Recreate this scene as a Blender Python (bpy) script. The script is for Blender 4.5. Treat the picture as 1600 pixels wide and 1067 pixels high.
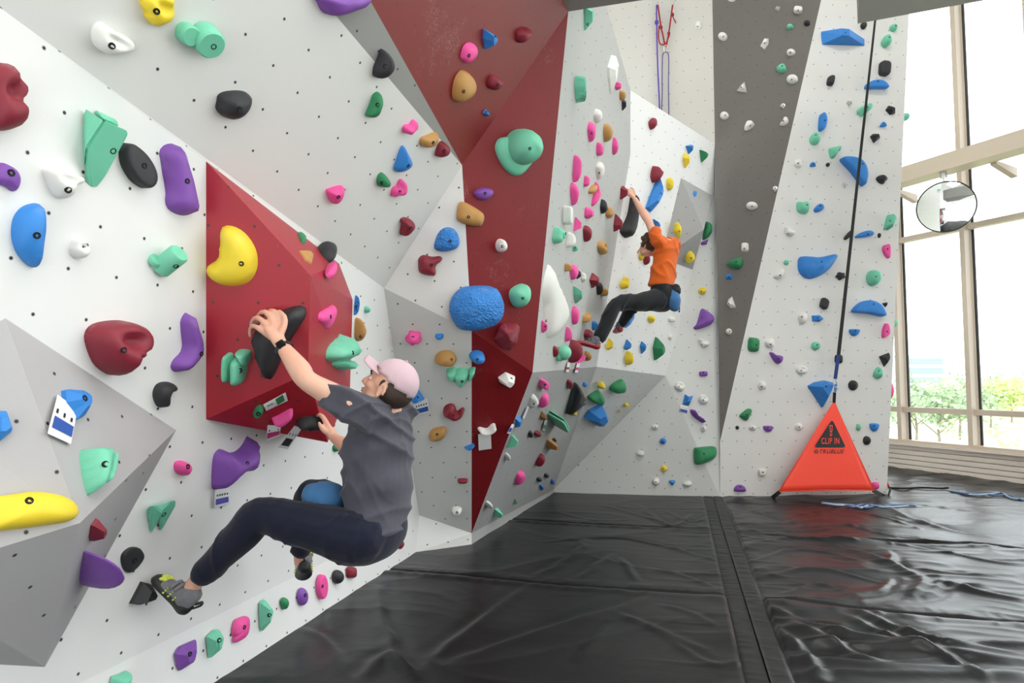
import bpy, bmesh, math, random
import numpy as np
from mathutils import Vector, Matrix, noise
from mathutils.bvhtree import BVHTree
from mathutils.geometry import delaunay_2d_cdt
DEBUG = 0
for o in list(bpy.data.objects): bpy.data.objects.remove(o)
SC = bpy.context.scene
COL = SC.collection
R = math.radians
# ------------------------------------------------------------- camera
EYE = 1.55; PITCH = R(3.5); FOC = 1000.0
cd = bpy.data.cameras.new('camera'); cam = bpy.data.objects.new('camera', cd); COL.objects.link(cam)
cd.sensor_width = 36; cd.lens = 36 * FOC / 1600; cd.clip_end = 2000
cam.location = (0, 0, EYE); cam.rotation_euler = (math.pi / 2 + PITCH, 0, 0)
SC.camera = cam
SC.view_settings.view_transform = 'Standard'; SC.view_settings.look = 'None'
SC.view_settings.gamma = 1; SC.view_settings.use_curve_mapping = False
SC.view_settings.exposure = 0.08
# ------------------------------------------------------------- daylight
W = bpy.data.worlds.new('sky'); SC.world = W; W.use_nodes = True
bg = W.node_tree.nodes['Background']; bg.inputs[0].default_value = (0.93, 0.97, 1.0, 1); bg.inputs[1].default_value = 4.2
def area(name, loc, target, sx, sy, power=None, portal=False, color=(1, 1, 1)):
    l = bpy.data.lights.new(name, 'AREA'); l.shape = 'RECTANGLE'; l.size = sx; l.size_y = sy
    o = bpy.data.objects.new(name, l); COL.objects.link(o); o.location = loc
    o.rotation_euler = (Vector(target) - Vector(loc)).to_track_quat('-Z', 'Y').to_euler()
    l.color = color
    if portal: l.cycles.is_portal = True
    else: l.energy = power
    return o
# window wall line: X = WX - .45*Y
WX = 12.1; WK = 0.45
def wallpt(y, z=0.0, off=0.0):
    n = Vector((1, WK, 0)).normalized()
    return Vector((WX - WK * y, y, z)) + n * off
_wn = Vector((1, WK, 0)).normalized()
_c = wallpt(3.2, 4.9, 0.12)
area('window_daylight', _c, _c - _wn, 8.6, 21, portal=True)
# unseen fill lights added under the ceiling to brighten the hall
for _i, (_x, _y) in enumerate(((1.5, -3.5), (6.5, -3.5), (2.2, 1.0), (7.0, 1.0), (4.0, 5.0))):
    area('ceiling_fill', (_x, _y, 8.9), (_x, _y, 0), 1.6, 1.6, power=110, color=(1, 0.97, 0.93))

# ------------------------------------------------------------- helpers
def ray(px, py):
    u = (px - 800) / FOC; v = (533.5 - py) / FOC
    return Vector((u, math.cos(PITCH) - v * math.sin(PITCH), math.sin(PITCH) + v * math.cos(PITCH)))
C0 = Vector((0, 0, EYE))
def atY(px, py, Y): d = ray(px, py); return C0 + d * (Y / d.y)
def atZ(px, py, z=0.0): d = ray(px, py); return C0 + d * ((z - EYE) / d.z)
def hit(px, py, pl): d = ray(px, py); return C0 + d * ((pl[0] - C0).dot(pl[1]) / d.dot(pl[1]))
def plane(a, b, c):
    n = (b - a).cross(c - a).normalized()
    if (C0 - a).dot(n) < 0: n = -n
    return (a, n)
def toPx(p):
    q = Vector(p) - C0
    f = q.y * math.cos(PITCH) + q.z * math.sin(PITCH); w = -q.y * math.sin(PITCH) + q.z * math.cos(PITCH)
    return (800 + FOC * q.x / f, 533.5 - FOC * w / f)

def newmat(name): 
    m = bpy.data.materials.new(name); m.use_nodes = True
    nt = m.node_tree; b = nt.nodes['Principled BSDF']
    return m, nt, b
def N(nt, t, **kw):
    n = nt.nodes.new(t)
    for k, v in kw.items(): setattr(n, k, v)
    return n
def link(nt, a, b): nt.links.new(a, b)
def math_n(nt, op, a, b=None, c=None):
    n = N(nt, 'ShaderNodeMath', operation=op)
    for i, x in enumerate((a, b, c)):
        if x is None: continue
        if isinstance(x, (int, float)): n.inputs[i].default_value = x
        else: link(nt, x, n.inputs[i])
    return n.outputs[0]
def mixc(nt, fac, a, b):
    n = N(nt, 'ShaderNodeMix', data_type='RGBA')
    for i, x in ((0, fac), (6, a), (7, b)):
        if isinstance(x, (int, float)): n.inputs[i].default_value = x
        elif isinstance(x, tuple): n.inputs[i].default_value = (*x, 1)
        else: link(nt, x, n.inputs[i])
    return n.outputs[2]
def noise_n(nt, scale, detail=2, rough=0.5, vec=None):
    n = N(nt, 'ShaderNodeTexNoise'); n.inputs['Scale'].default_value = scale
    n.inputs['Detail'].default_value = detail; n.inputs['Roughness'].default_value = rough
    if vec is not None: link(nt, vec, n.inputs['Vector'])
    return n.outputs['Fac']
def bump(nt, b, h, strength=0.3, dist=0.01):
    n = N(nt, 'ShaderNodeBump'); n.inputs['Strength'].default_value = strength; n.inputs['Distance'].default_value = dist
    link(nt, h, n.inputs['Height']); link(nt, n.outputs[0], b.inputs['Normal'])
def ramp(nt, x, lo, hi):
    n = N(nt, 'ShaderNodeMapRange'); n.inputs[1].default_value = lo; n.inputs[2].default_value = hi
    link(nt, x, n.inputs[0]); return n.outputs[0]
def srgb(r, g, b):
    f = lambda c: (c / 255 / 12.92) if c / 255 <= 0.04045 else ((c / 255 + 0.055) / 1.055) ** 2.4
    return (f(r), f(g), f(b))

def plain(name, col, rough=0.5, metal=0.0, bscale=0, bstr=0.2, spec=0.5, bdist=0.004):
    m, nt, b = newmat(name)
    b.inputs['Base Color'].default_value = (*col, 1); b.inputs['Roughness'].default_value = rough
    b.inputs['Metallic'].default_value = metal; b.inputs['Specular IOR Level'].default_value = spec
    if bscale:
        tc = N(nt, 'ShaderNodeTexCoord')
        bump(nt, b, noise_n(nt, bscale, 3, 0.55, tc.outputs['Object']), bstr, bdist)
    return m
def wall_paint(name, col, rough=0.62, dots=True, dotcol=(0.03, 0.03, 0.03), chalk=0.0, spec=0.35, rad=0.0062):
    """textured gym paint with staggered t-nut holes laid out in metres in the UV map"""
    m, nt, b = newmat(name)
    b.inputs['Roughness'].default_value = rough; b.inputs['Specular IOR Level'].default_value = spec
    uv = N(nt, 'ShaderNodeUVMap'); sp = N(nt, 'ShaderNodeSeparateXYZ'); link(nt, uv.outputs[0], sp.inputs[0])
    tc = N(nt, 'ShaderNodeTexCoord')
    big = noise_n(nt, 1.3, 4, 0.6, tc.outputs['Object'])
    base = mixc(nt, ramp(nt, big, 0.3, 0.8), tuple(c * 0.97 for c in col), col)
    if chalk:
        ck = noise_n(nt, 2.1, 8, 0.72, tc.outputs['Object'])
        fine = noise_n(nt, 90, 2, 0.6, tc.outputs['Object'])
        k = math_n(nt, 'MULTIPLY', ramp(nt, ck, 0.60, 0.78), ramp(nt, fine, 0.5, 0.62))
        base = mixc(nt, math_n(nt, 'MULTIPLY', k, chalk), base, tuple(min(1, c * 0.4 + 0.45) for c in col))
    if dots:
        v = math_n(nt, 'DIVIDE', sp.outputs[1], 0.1745)
        row = math_n(nt, 'FLOOR', v)
        odd = math_n(nt, 'MULTIPLY', math_n(nt, 'MODULO', math_n(nt, 'ABSOLUTE', row), 2.0), 0.5)
        u = math_n(nt, 'ADD', math_n(nt, 'DIVIDE', sp.outputs[0], 0.2025), odd)
        fu = math_n(nt, 'MULTIPLY', math_n(nt, 'SUBTRACT', math_n(nt, 'FRACT', u), 0.5), 0.2025)
        fv = math_n(nt, 'MULTIPLY', math_n(nt, 'SUBTRACT', math_n(nt, 'FRACT', v), 0.5), 0.1745)
        d = math_n(nt, 'SQRT', math_n(nt, 'ADD', math_n(nt, 'MULTIPLY', fu, fu), math_n(nt, 'MULTIPLY', fv, fv)))
        base = mixc(nt, ramp(nt, d, rad * 1.5, rad * 1.15), base, tuple(c * 0.72 for c in col))
        base = mixc(nt, ramp(nt, d, rad * 1.1, rad * 0.8), base, dotcol)
    link(nt, base, b.inputs['Base Color'])
    bump(nt, b, noise_n(nt, 260, 2, 0.5, tc.outputs['Object']), 0.12, 0.002)
    return m

def mesh_obj(name, verts, faces, mat=None, parent=None, smooth=False, loc=None):
    me = bpy.data.meshes.new(name)
    vs = [Vector(v) for v in verts]
    if loc is not None: vs = [v - Vector(loc) for v in vs]
    me.from_pydata([tuple(v) for v in vs], [], [tuple(f) for f in faces]); me.update()
    if smooth: me.polygons.foreach_set('use_smooth', [True] * len(me.polygons))
    o = bpy.data.objects.new(name, me); COL.objects.link(o)
    if loc is not None: o.location = loc
    if mat: me.materials.append(mat)
    if parent is not None: o.parent = parent
    return o
def bm_obj(name, bm, mat=None, parent=None, smooth=False, loc=None):
    me = bpy.data.meshes.new(name)
    if loc is not None: bmesh.ops.translate(bm, verts=bm.verts, vec=-Vector(loc))
    bm.normal_update(); bm.to_mesh(me); bm.free()
    if smooth: me.polygons.foreach_set('use_smooth', [True] * len(me.polygons))
    o = bpy.data.objects.new(name, me); COL.objects.link(o)
    if loc is not None: o.location = loc
    if mat: me.materials.append(mat)
    if parent is not None: o.parent = parent
    return o
def struct(o): o['kind'] = 'structure'; return o
def tag(o, label, cat, group=None):
    o['label'] = label; o['category'] = cat
    if group: o['group'] = group
    return o
def empty(name, loc, label=None, cat=None, group=None):
    o = bpy.data.objects.new(name, None); COL.objects.link(o); o.location = loc
    if label: tag(o, label, cat, group)
    return o
def adopt(child, parent):
    child.parent = parent; child.matrix_parent_inverse = Matrix.Translation(-Vector(parent.location)) if parent.type == 'EMPTY' and parent.rotation_euler[:] == (0, 0, 0) else parent.matrix_basis.inverted()
def add_box(bm, lo, hi, M=None):
    vs = [bm.verts.new((x, y, z)) for x in (lo[0], hi[0]) for y in (lo[1], hi[1]) for z in (lo[2], hi[2])]
    for f in ((0, 1, 3, 2), (4, 6, 7, 5), (0, 4, 5, 1), (2, 3, 7, 6), (0, 2, 6, 4), (1, 5, 7, 3)): bm.faces.new([vs[i] for i in f])
    if M is not None: bmesh.ops.transform(bm, matrix=M, verts=vs)
def add_tube(bm, pts, rad, seg=8, cap=True):
    """tube through points; rad is a number, a list of numbers or a list of (rx, ry)"""
    pts = [Vector(p) for p in pts]; n = len(pts); rings = []
    t0 = (pts[1] - pts[0]).normalized(); ref = Vector((0, 0, 1)) if abs(t0.z) < 0.9 else Vector((1, 0, 0))
    x = t0.cross(ref).normalized()
    for i, p in enumerate(pts):
        t = (pts[min(i + 1, n - 1)] - pts[max(i - 1, 0)]).normalized()
        x = (x - t * x.dot(t)).normalized(); y = t.cross(x)
        r = rad[i] if isinstance(rad, (list, tuple)) else rad
        rx, ry = r if isinstance(r, (list, tuple)) else (r, r)
        rings.append([bm.verts.new(p + x * (rx * math.cos(2 * math.pi * k / seg)) + y * (ry * math.sin(2 * math.pi * k / seg))) for k in range(seg)])
    for a, b in zip(rings, rings[1:]):
        for k in range(seg): bm.faces.new((a[k], a[(k + 1) % seg], b[(k + 1) % seg], b[k]))
    if cap: bm.faces.new(rings[0][::-1]); bm.faces.new(rings[-1])
    return rings
# ------------------------------------------------------------- climbing wall facets
UP = Vector((0, 0, 1))
Pa = atZ(340, 1067); Pb = atZ(650, 863); Pc = atZ(737, 851); Pd = atZ(866, 770); Pe = atZ(1125, 777); Pf = atZ(1386, 774)
dA = (Pb - Pa).normalized(); nA0 = dA.cross(UP).normalized()
OV = R(8); KICK = 0.40
PL = {}
PL['A'] = (Pa + UP * KICK, (nA0 * math.cos(OV) - UP * math.sin(OV)).normalized())
PL['AK'] = (Pa, nA0)
V = {}
V['K'] = hit(655, 805, PL['A']); V['A6'] = hit(600, 450, PL['A']); V['A3'] = hit(322, 252, PL['A']); V['A0'] = hit(0, 12, PL['A'])
V['Kf'] = Vector((V['K'].x, V['K'].y, 0)); V['Kf'] = Pb
V['Pc1'] = atY(737, 833, Pc.y)
PL['B3'] = plane(V['K'], V['A6'], V['Pc1'])
V['M'] = hit(737, 517, PL['B3'])
V['T'] = atY(722, 258, 4.5)
PL['B2'] = plane(V['A6'], V['M'], V['T'])
PL['B1'] = plane(V['A0'], V['A6'], V['T'])
V['C0'] = hit(516, 14, PL['B1'])
V['S'] = atY(888, 18, 4.7); V['Q'] = atY(832, 582, 5.3)
PL['R2'] = plane(V['T'], V['M'], V['S']); PL['R2b'] = plane(V['M'], V['S'], V['Q'])
PL['R3'] = plane(V['Pc1'], V['M'], V['Q'])
V['U'] = atY(578, 0, 3.0)
PL['R1'] = plane(V['U'], V['T'], V['S']); PL['C'] = plane(V['C0'], V['U'], V['T'])
V['Pd1'] = atY(865, 765, Pd.y)
PL['D2'] = plane(V['Pc1'], V['Pd1'], V['Q'])
V['DE'] = hit(932, 573, PL['D2'])
PL['D1'] = plane(V['Q'], V['S'], V['DE'])
V['DF'] = hit(985, 240, PL['D1']); V['DG'] = hit(985, 140, PL['D1'])
V['ET'] = atY(1117, 225, 8.75)
PL['E'] = plane(V['DE'], V['DF'], V['ET'])
V['EB'] = hit(1040, 587, PL['E']); V['ER'] = hit(1117, 300, PL['E']); V['EG'] = hit(985, 141, PL['E'])
V['Fm'] = atZ(945, 772); 
PL['F2'] = plane(V['ER'], V['EB'], Pe); PL['F3'] = plane(V['EB'], V['Fm'], Pe); PL['F1'] = plane(V['DE'], V['EB'], Pd)
PL['F1b'] = plane(V['EB'], V['Fm'], Pd)
# tall walls at the back
_iu = (Pf - Pe).normalized(); nI = _iu.cross(UP).normalized(); nI = -nI if nI.y > 0 else nI
PL['I'] = (Pe, nI)
V['I0'] = hit(1125, 690, PL['I']); V['I1'] = hit(1283, 0, PL['I']); V['I2'] = hit(1421, 0, PL['I']); V['I3'] = hit(1386, 774, PL['I'])
V['Itop'] = hit(1331, -210, PL['I']); V['I2t'] = hit(1431, -210, PL['I'])
V['Hl'] = atY(1113, 0, 9.4); V['Hlt'] = V['I0'] + (V['Hl'] - V['I0']) * 1.32
PL['H'] = plane(V['I0'], V['Hl'], V['I1'])
V['Hm'] = hit(1117, 225, PL['H'])
_gd = Vector((-1, 0.29, 0)).normalized(); _gn = _gd.cross(UP); _gn = _gn if _gn.y < 0 else -_gn
PL['G'] = plane(V['Hl'], V['I0'], V['Hl'] + _gd * 3)
if DEBUG:
    for k, v in V.items(): print(k, tuple(round(c, 2) for c in v), [round(c) for c in toPx(v)])
    for k, (a, n) in PL.items(): print(k, [round(c, 2) for c in n])

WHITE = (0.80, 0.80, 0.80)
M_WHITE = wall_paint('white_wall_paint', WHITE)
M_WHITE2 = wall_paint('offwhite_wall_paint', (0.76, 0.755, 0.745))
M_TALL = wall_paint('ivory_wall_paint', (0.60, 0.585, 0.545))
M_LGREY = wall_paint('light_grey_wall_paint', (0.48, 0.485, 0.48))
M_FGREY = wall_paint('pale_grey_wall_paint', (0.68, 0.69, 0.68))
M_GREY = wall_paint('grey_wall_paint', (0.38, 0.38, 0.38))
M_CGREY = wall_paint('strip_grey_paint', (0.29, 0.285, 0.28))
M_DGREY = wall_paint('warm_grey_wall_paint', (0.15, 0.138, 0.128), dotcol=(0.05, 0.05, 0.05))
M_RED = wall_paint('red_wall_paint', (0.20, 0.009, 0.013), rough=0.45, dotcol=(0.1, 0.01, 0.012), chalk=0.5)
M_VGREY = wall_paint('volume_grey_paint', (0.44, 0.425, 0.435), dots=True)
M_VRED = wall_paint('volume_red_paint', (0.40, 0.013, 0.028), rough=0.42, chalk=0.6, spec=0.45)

def facet_mesh(name, polys, mat, uvoff=(0, 0), uvrot=0.0):
    """flat panels (lists of world points) in one wall mesh with a metric UV map per panel"""
    vs = []; fs = []
    for p in polys:
        i = len(vs); vs += [Vector(q) for q in p]; fs.append(list(range(i, i + len(p))))
    o = mesh_obj(name, vs, fs, mat)
    me = o.data; uvl = me.uv_layers.new(name='UVMap')
    for f in me.polygons:
        n = f.normal.copy()
        c = f.center
        if (C0 - c).dot(n) < 0: f.flip(); n = -n
    me.update()
    for f in me.polygons:
        n = f.normal
        u = UP.cross(n)
        u = u.normalized() if u.length > 1e-3 else Vector((1, 0, 0)); v = n.cross(u)
        cr, sr = math.cos(uvrot), math.sin(uvrot)
        for li in f.loop_indices:
            co = me.vertices[me.loops[li].vertex_index].co
            a, b = co.dot(u), co.dot(v)
            uvl.data[li].uv = (a * cr - b * sr + uvoff[0], a * sr + b * cr + uvoff[1])
    return o
# left wall, slightly overhanging above a vertical kick board
tdir = (V['A0'] - V['A6']).normalized()
A_far = V['A0'] + tdir * 2.2
kl = Pa - dA * 5.0
kn = kl + UP * KICK; kb = Pb + UP * KICK
struct(facet_mesh('wall_left', [
    [kn, V['K'], V['A6'], V['A3'], V['A0'], A_far, kn + (PL['A'][1].cross(dA) if PL['A'][1].cross(dA).z > 0 else dA.cross(PL['A'][1])) * 2.6],
    [kl, Pb, V['K'], kn]], M_WHITE, uvoff=(0.03, 0.02)))
struct(facet_mesh('wall_left_kick', [[Pb, Pc, V['Pc1'], V['K']]], M_WHITE, uvoff=(0.11, 0.0)))
B_t0 = A_far + UP * 2.6 + nA0 * 1.2; 
B_t0 = hit(-300, -420, PL['B1']); B_t1 = hit(430, -160, PL['B1'])
struct(facet_mesh('wall_left_upper', [[V['A0'], V['A3'], V['A6'], V['T'], V['C0'], B_t1, B_t0, A_far], [V['A6'], V['M'], V['T']]], M_WHITE2, uvrot=R(12)))
struct(facet_mesh('wall_left_grey', [[V['K'], V['Pc1'], V['M'], V['A6']]], M_FGREY, uvoff=(0.05, 0.07)))
U_t = hit(470, -170, PL['R1']); S_t = hit(930, -170, PL['R1'])
C_t = B_t1
struct(facet_mesh('wall_left_strip', [[V['T'], V['U'], U_t, C_t, V['C0']]], M_CGREY))
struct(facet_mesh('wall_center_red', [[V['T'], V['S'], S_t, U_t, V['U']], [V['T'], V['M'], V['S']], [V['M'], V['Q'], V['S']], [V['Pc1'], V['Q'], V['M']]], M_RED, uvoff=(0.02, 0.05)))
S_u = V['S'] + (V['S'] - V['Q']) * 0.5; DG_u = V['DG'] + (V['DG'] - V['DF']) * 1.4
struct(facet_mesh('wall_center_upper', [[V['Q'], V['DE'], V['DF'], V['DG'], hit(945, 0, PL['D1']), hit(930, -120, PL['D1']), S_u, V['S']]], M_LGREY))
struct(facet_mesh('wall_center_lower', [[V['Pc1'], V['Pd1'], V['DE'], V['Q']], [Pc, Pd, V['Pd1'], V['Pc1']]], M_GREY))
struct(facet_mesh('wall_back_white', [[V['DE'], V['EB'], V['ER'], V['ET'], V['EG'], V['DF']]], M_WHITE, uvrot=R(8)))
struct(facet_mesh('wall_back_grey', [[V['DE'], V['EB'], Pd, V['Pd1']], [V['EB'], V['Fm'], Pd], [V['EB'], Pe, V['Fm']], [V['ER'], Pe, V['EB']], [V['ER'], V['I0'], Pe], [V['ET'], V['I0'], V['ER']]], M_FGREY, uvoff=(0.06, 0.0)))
_gb = V['I0'] + (V['Hl'] - V['I0']) * ((4.0 - V['I0'].z) / (V['Hl'].z - V['I0'].z))
struct(facet_mesh('wall_back_tall', [[_gb, V['Hlt'], V['Hlt'] + _gd * 3.2, _gb + _gd * 3.2]], M_TALL, uvoff=(0.03, 0.06)))
struct(facet_mesh('wall_back_dark', [[V['I0'], V['I1'], V['Itop'], V['Hlt'], V['Hl'], V['Hm']]], M_DGREY))
# lead wall panel on the right with a lower kick section and its hidden return
I_k0 = hit(1125, 694, PL['I']); I_k1 = hit(1387, 738, PL['I'])
ret = (Vector((0.25, 1, 0))).normalized() * 1.6
struct(facet_mesh('wall_back_lead', [[Pe, V['I3'], I_k1 - nI * 0.0, V['I0']], [V['I0'], I_k1, V['I2'], V['I2t'], V['Itop'], V['I1']],
    [V['I3'], V['I3'] + ret, V['I2t'] + ret, V['I2t'], V['I2'], I_k1]], M_WHITE2, uvoff=(0.0, 0.045)))
# shelf that closes the top of the low back wall
struct(facet_mesh('trim_1', [[V['EG'], V['ET'], V['Hm'], V['Hm'] + _gd * 1.6 + Vector((0, 0.1, 0.2))]], M_WHITE))
# grey soffits high up
M_SOFF = plain('grey_soffit_paint', (0.27, 0.26, 0.24), 0.6, bscale=40, bstr=0.05)
def soffit(name, bottom, up, mat=M_SOFF):
    n = len(bottom); vs = list(bottom) + [p + up for p in bottom]
    fs = [list(range(n))] + [[i, (i + 1) % n, (i + 1) % n + n, i + n] for i in range(n)] + [list(range(2 * n - 1, n - 1, -1))]
    return struct(mesh_obj(name, vs, fs, mat))
zs = V['S'].z
soffit('trim_2', [V['S'], atZ(1012, -1, V['S'].z), atZ(1120, -90, V['S'].z), atZ(870, -120, V['S'].z), atZ(872, -2, V['S'].z)], UP * 0.5)
zj = 5.6
soffit('trim_3', [atZ(1340, 37, zj), atZ(1546, -1, zj), atZ(1860, -60, zj), atZ(1700, -230, zj), atZ(1350, -120, zj)], UP * 1.2)
# ------------------------------------------------------------- hall shell
M_SHELL = plain('hall_white_paint', (0.78, 0.77, 0.75), 0.7)
M_CEIL = plain('ceiling_paint', (0.72, 0.71, 0.69), 0.8)
CZ = 9.2
Yf, Yn = 13.0, -7.5
struct(mesh_obj('wall_far', [(-5, Yf, -0.1), (WX - WK * Yf, Yf, -0.1), (WX - WK * Yf, Yf, CZ), (-5, Yf, CZ)], [(0, 1, 2, 3)], M_SHELL))
struct(mesh_obj('wall_left_shell', [(-5, Yn, -0.1), (-5, Yf, -0.1), (-5, Yf, CZ), (-5, Yn, CZ)], [(0, 1, 2, 3)], M_SHELL))
struct(mesh_obj('ceiling', [(-5, Yn, CZ), (WX - WK * Yn, Yn, CZ), (WX - WK * Yf, Yf, CZ), (-5, Yf, CZ)], [(0, 1, 2, 3)], M_CEIL))
struct(mesh_obj('wall_rear', [(-5, Yn, -0.1), (WX - WK * Yn, Yn, -0.1), (WX - WK * Yn, Yn, CZ), (-5, Yn, CZ)], [(0, 1, 2, 3)], M_SHELL))
# ------------------------------------------------------------- bolted-on volumes
def volume(name, verts, faces, mats, label, prot=None):
    """verts: world points; faces: index lists with a material index each"""
    c = Vector((0, 0, 0))
    for v in verts: c += v
    c /= len(verts)
    o = facet_mesh(name, [[verts[i] for i in f] for f, m in faces], mats[0])
    me = o.data
    for m in mats[1:]: me.materials.append(m)
    for p, (f, m) in zip(me.polygons, faces): p.material_index = m
    for v in me.vertices: v.co -= c
    o.location = c
    return tag(o, label, 'wall volume')
def lift(px, py, pl, h):        # the point seen at a pixel that stands h in front of a plane
    return hit(px, py, (pl[0] + pl[1] * h, pl[1]))
a = PL['A']
v1 = [hit(8, 497, a), hit(275, 672, a), hit(70, 1042, a), hit(-150, 1030, a), hit(-170, 600, a), lift(125, 817, a, 0.30), lift(-160, 905, a, 0.22)]
volume('wall_volume', v1, [((0, 1, 5), 0), ((1, 2, 5), 0), ((2, 3, 6, 5), 0), ((4, 0, 5, 6), 0), ((3, 4, 6), 0)], [M_VGREY], 'large pale grey faceted volume low on the white left wall, nearest the camera')
PL['V1a'] = plane(v1[0], v1[5], v1[6]); PL['V1b'] = plane(v1[0], v1[1], v1[5]); PL['V1c'] = plane(v1[1], v1[2], v1[5]); PL['V1d'] = plane(v1[2], v1[6], v1[5])
T0 = hit(322, 252, a); FL = hit(322, 655, a); 
FR = lift(485, 430, a, 0.435); PL['V2f'] = plane(T0, FL, FR); FRb = hit(481, 583, PL['V2f'])
RR = hit(551, 468, a); RRb = lift(547, 604, a, 0.10); TR = hit(530, 412, a); BB = lift(512, 691, a, 0.30); BW = hit(520, 630, a)
v2 = [T0, FL, FR, FRb, RR, RRb, TR, BB, BW]
volume('wall_volume', v2, [((0, 2, 3, 1), 0), ((0, 6, 2), 1), ((6, 4, 2), 1), ((2, 4, 5, 3), 1), ((1, 3, 7), 0), ((3, 5, 7), 0), ((1, 7, 8), 0), ((7, 5, 8), 0), ((5, 4, 8), 0)], [M_VRED, M_VRED], 'large bright red faceted volume on the white left wall that the grey shirted climber holds')
PL['V2t'] = plane(T0, TR, FR); PL['V2r'] = plane(FR, RR, FRb); PL['V2b'] = plane(FL, FRb, BB)
e = PL['E']
v3 = [hit(1064, 278, e), hit(1112, 305, e), hit(1082, 421, e), hit(1034, 404, e), lift(1100, 358, e, 0.30)]
volume('wall_volume', v3, [((0, 1, 4), 0), ((0, 4, 3), 0), ((3, 4, 2), 0), ((1, 2, 4), 0)], [M_GREY], 'grey faceted volume on the white back wall, right of the orange shirted climber')
PL['V3a'] = plane(v3[0], v3[4], v3[3]); PL['V3b'] = plane(v3[0], v3[1], v3[4]); PL['V3c'] = plane(v3[3], v3[4], v3[2])
# ------------------------------------------------------------- window wall
M_FRAME = plain('beige_window_frame', srgb(216, 200, 182), 0.45)
M_PANEL = plain('beige_sill_panel', srgb(238, 228, 217), 0.5)
M_DARKG = plain('dark_gasket', (0.03, 0.03, 0.035), 0.5)
def glass_mat():
    m, nt, b = newmat('window_glass'); nt.nodes.remove(b)
    out = nt.nodes['Material Output']
    tr = N(nt, 'ShaderNodeBsdfTransparent'); gl = N(nt, 'ShaderNodeBsdfGlossy'); gl.inputs['Roughness'].default_value = 0.02
    tr.inputs[0].default_value = (0.94, 0.97, 0.96, 1)
    mx = N(nt, 'ShaderNodeMixShader'); fr = N(nt, 'ShaderNodeFresnel'); fr.inputs[0].default_value = 1.35
    link(nt, fr.outputs[0], mx.inputs[0]); link(nt, tr.outputs[0], mx.inputs[1]); link(nt, gl.outputs[0], mx.inputs[2])
    link(nt, mx.outputs[0], out.inputs[0]); return m
M_GLASS = glass_mat()
wd = Vector((-WK, 1, 0)).normalized()     # along the window wall, away from the camera
WM = Matrix(((_wn.x, wd.x, 0, 0), (_wn.y, wd.y, 0, 0), (0, 0, 1, 0), (0, 0, 0, 1)))   # local x out of the hall, y along
W0 = wallpt(0.0)
WMT = Matrix.Translation(W0) @ WM
SL = math.hypot(1, WK)                     # metres along the wall per metre of Y
def zpx(px, py):                           # height of a pixel on the window wall
    return hit(px, py, (W0, -_wn)).z
z_sill = zpx(1500, 699); z_low = zpx(1500, 643); z_mid = zpx(1500, 358)
edges = [Yf * SL - 0.1, 12.45 * SL, 11.44 * SL, 10.37 * SL, 9.42 * SL]
while edges[-1] > Yn * SL + 1.2: edges.append(edges[-1] - 1.08)
edges.append(Yn * SL)
trans = [z_low, z_mid]
ztop = CZ
k = 0
for b_, a_ in zip(edges, edges[1:]):
    k += 1
    bm = bmesh.new()
    add_box(bm, (-0.16, b_ - 0.075, z_sill), (0.03, b_ + 0.0, ztop), WMT)           # mullion
    for z in trans:
        if z < ztop - 0.1: add_box(bm, (-0.10, a_, z - 0.045), (0.02, b_ - 0.075, z + 0.045), WMT)
    add_box(bm, (-0.16, a_, z_sill - 0.03), (0.03, b_ - 0.075, z_sill + 0.06), WMT)
    fr = struct(bm_obj('window_%d' % k, bm, M_FRAME))
    bm = bmesh.new(); add_box(bm, (0.03, b_ - 0.115, z_sill), (0.05, b_ - 0.075, ztop), WMT)
    bm_obj('gasket', bm, M_DARKG, fr)
    pane = mesh_obj('pane', [WMT @ Vector((0.01, y, z)) for y, z in ((a_, z_sill), (b_ - 0.075, z_sill), (b_ - 0.075, ztop), (a_, ztop))], [(0, 1, 2, 3)], M_GLASS, fr)
# panelled low wall below the glass
bm = bmesh.new(); h = (z_sill - 0.03) / 5.0
for i in range(5):
    add_box(bm, (-0.14, edges[-1], i * h + 0.016), (-0.02, edges[0], (i + 1) * h), WMT)
    add_box(bm, (-0.085, edges[-1], i * h), (-0.02, edges[0], i * h + 0.016), WMT)
add_box(bm, (-0.22, edges[-1], z_sill - 0.03), (0.05, edges[0], z_sill), WMT)
struct(bm_obj('wall_right', bm, M_PANEL))
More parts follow.
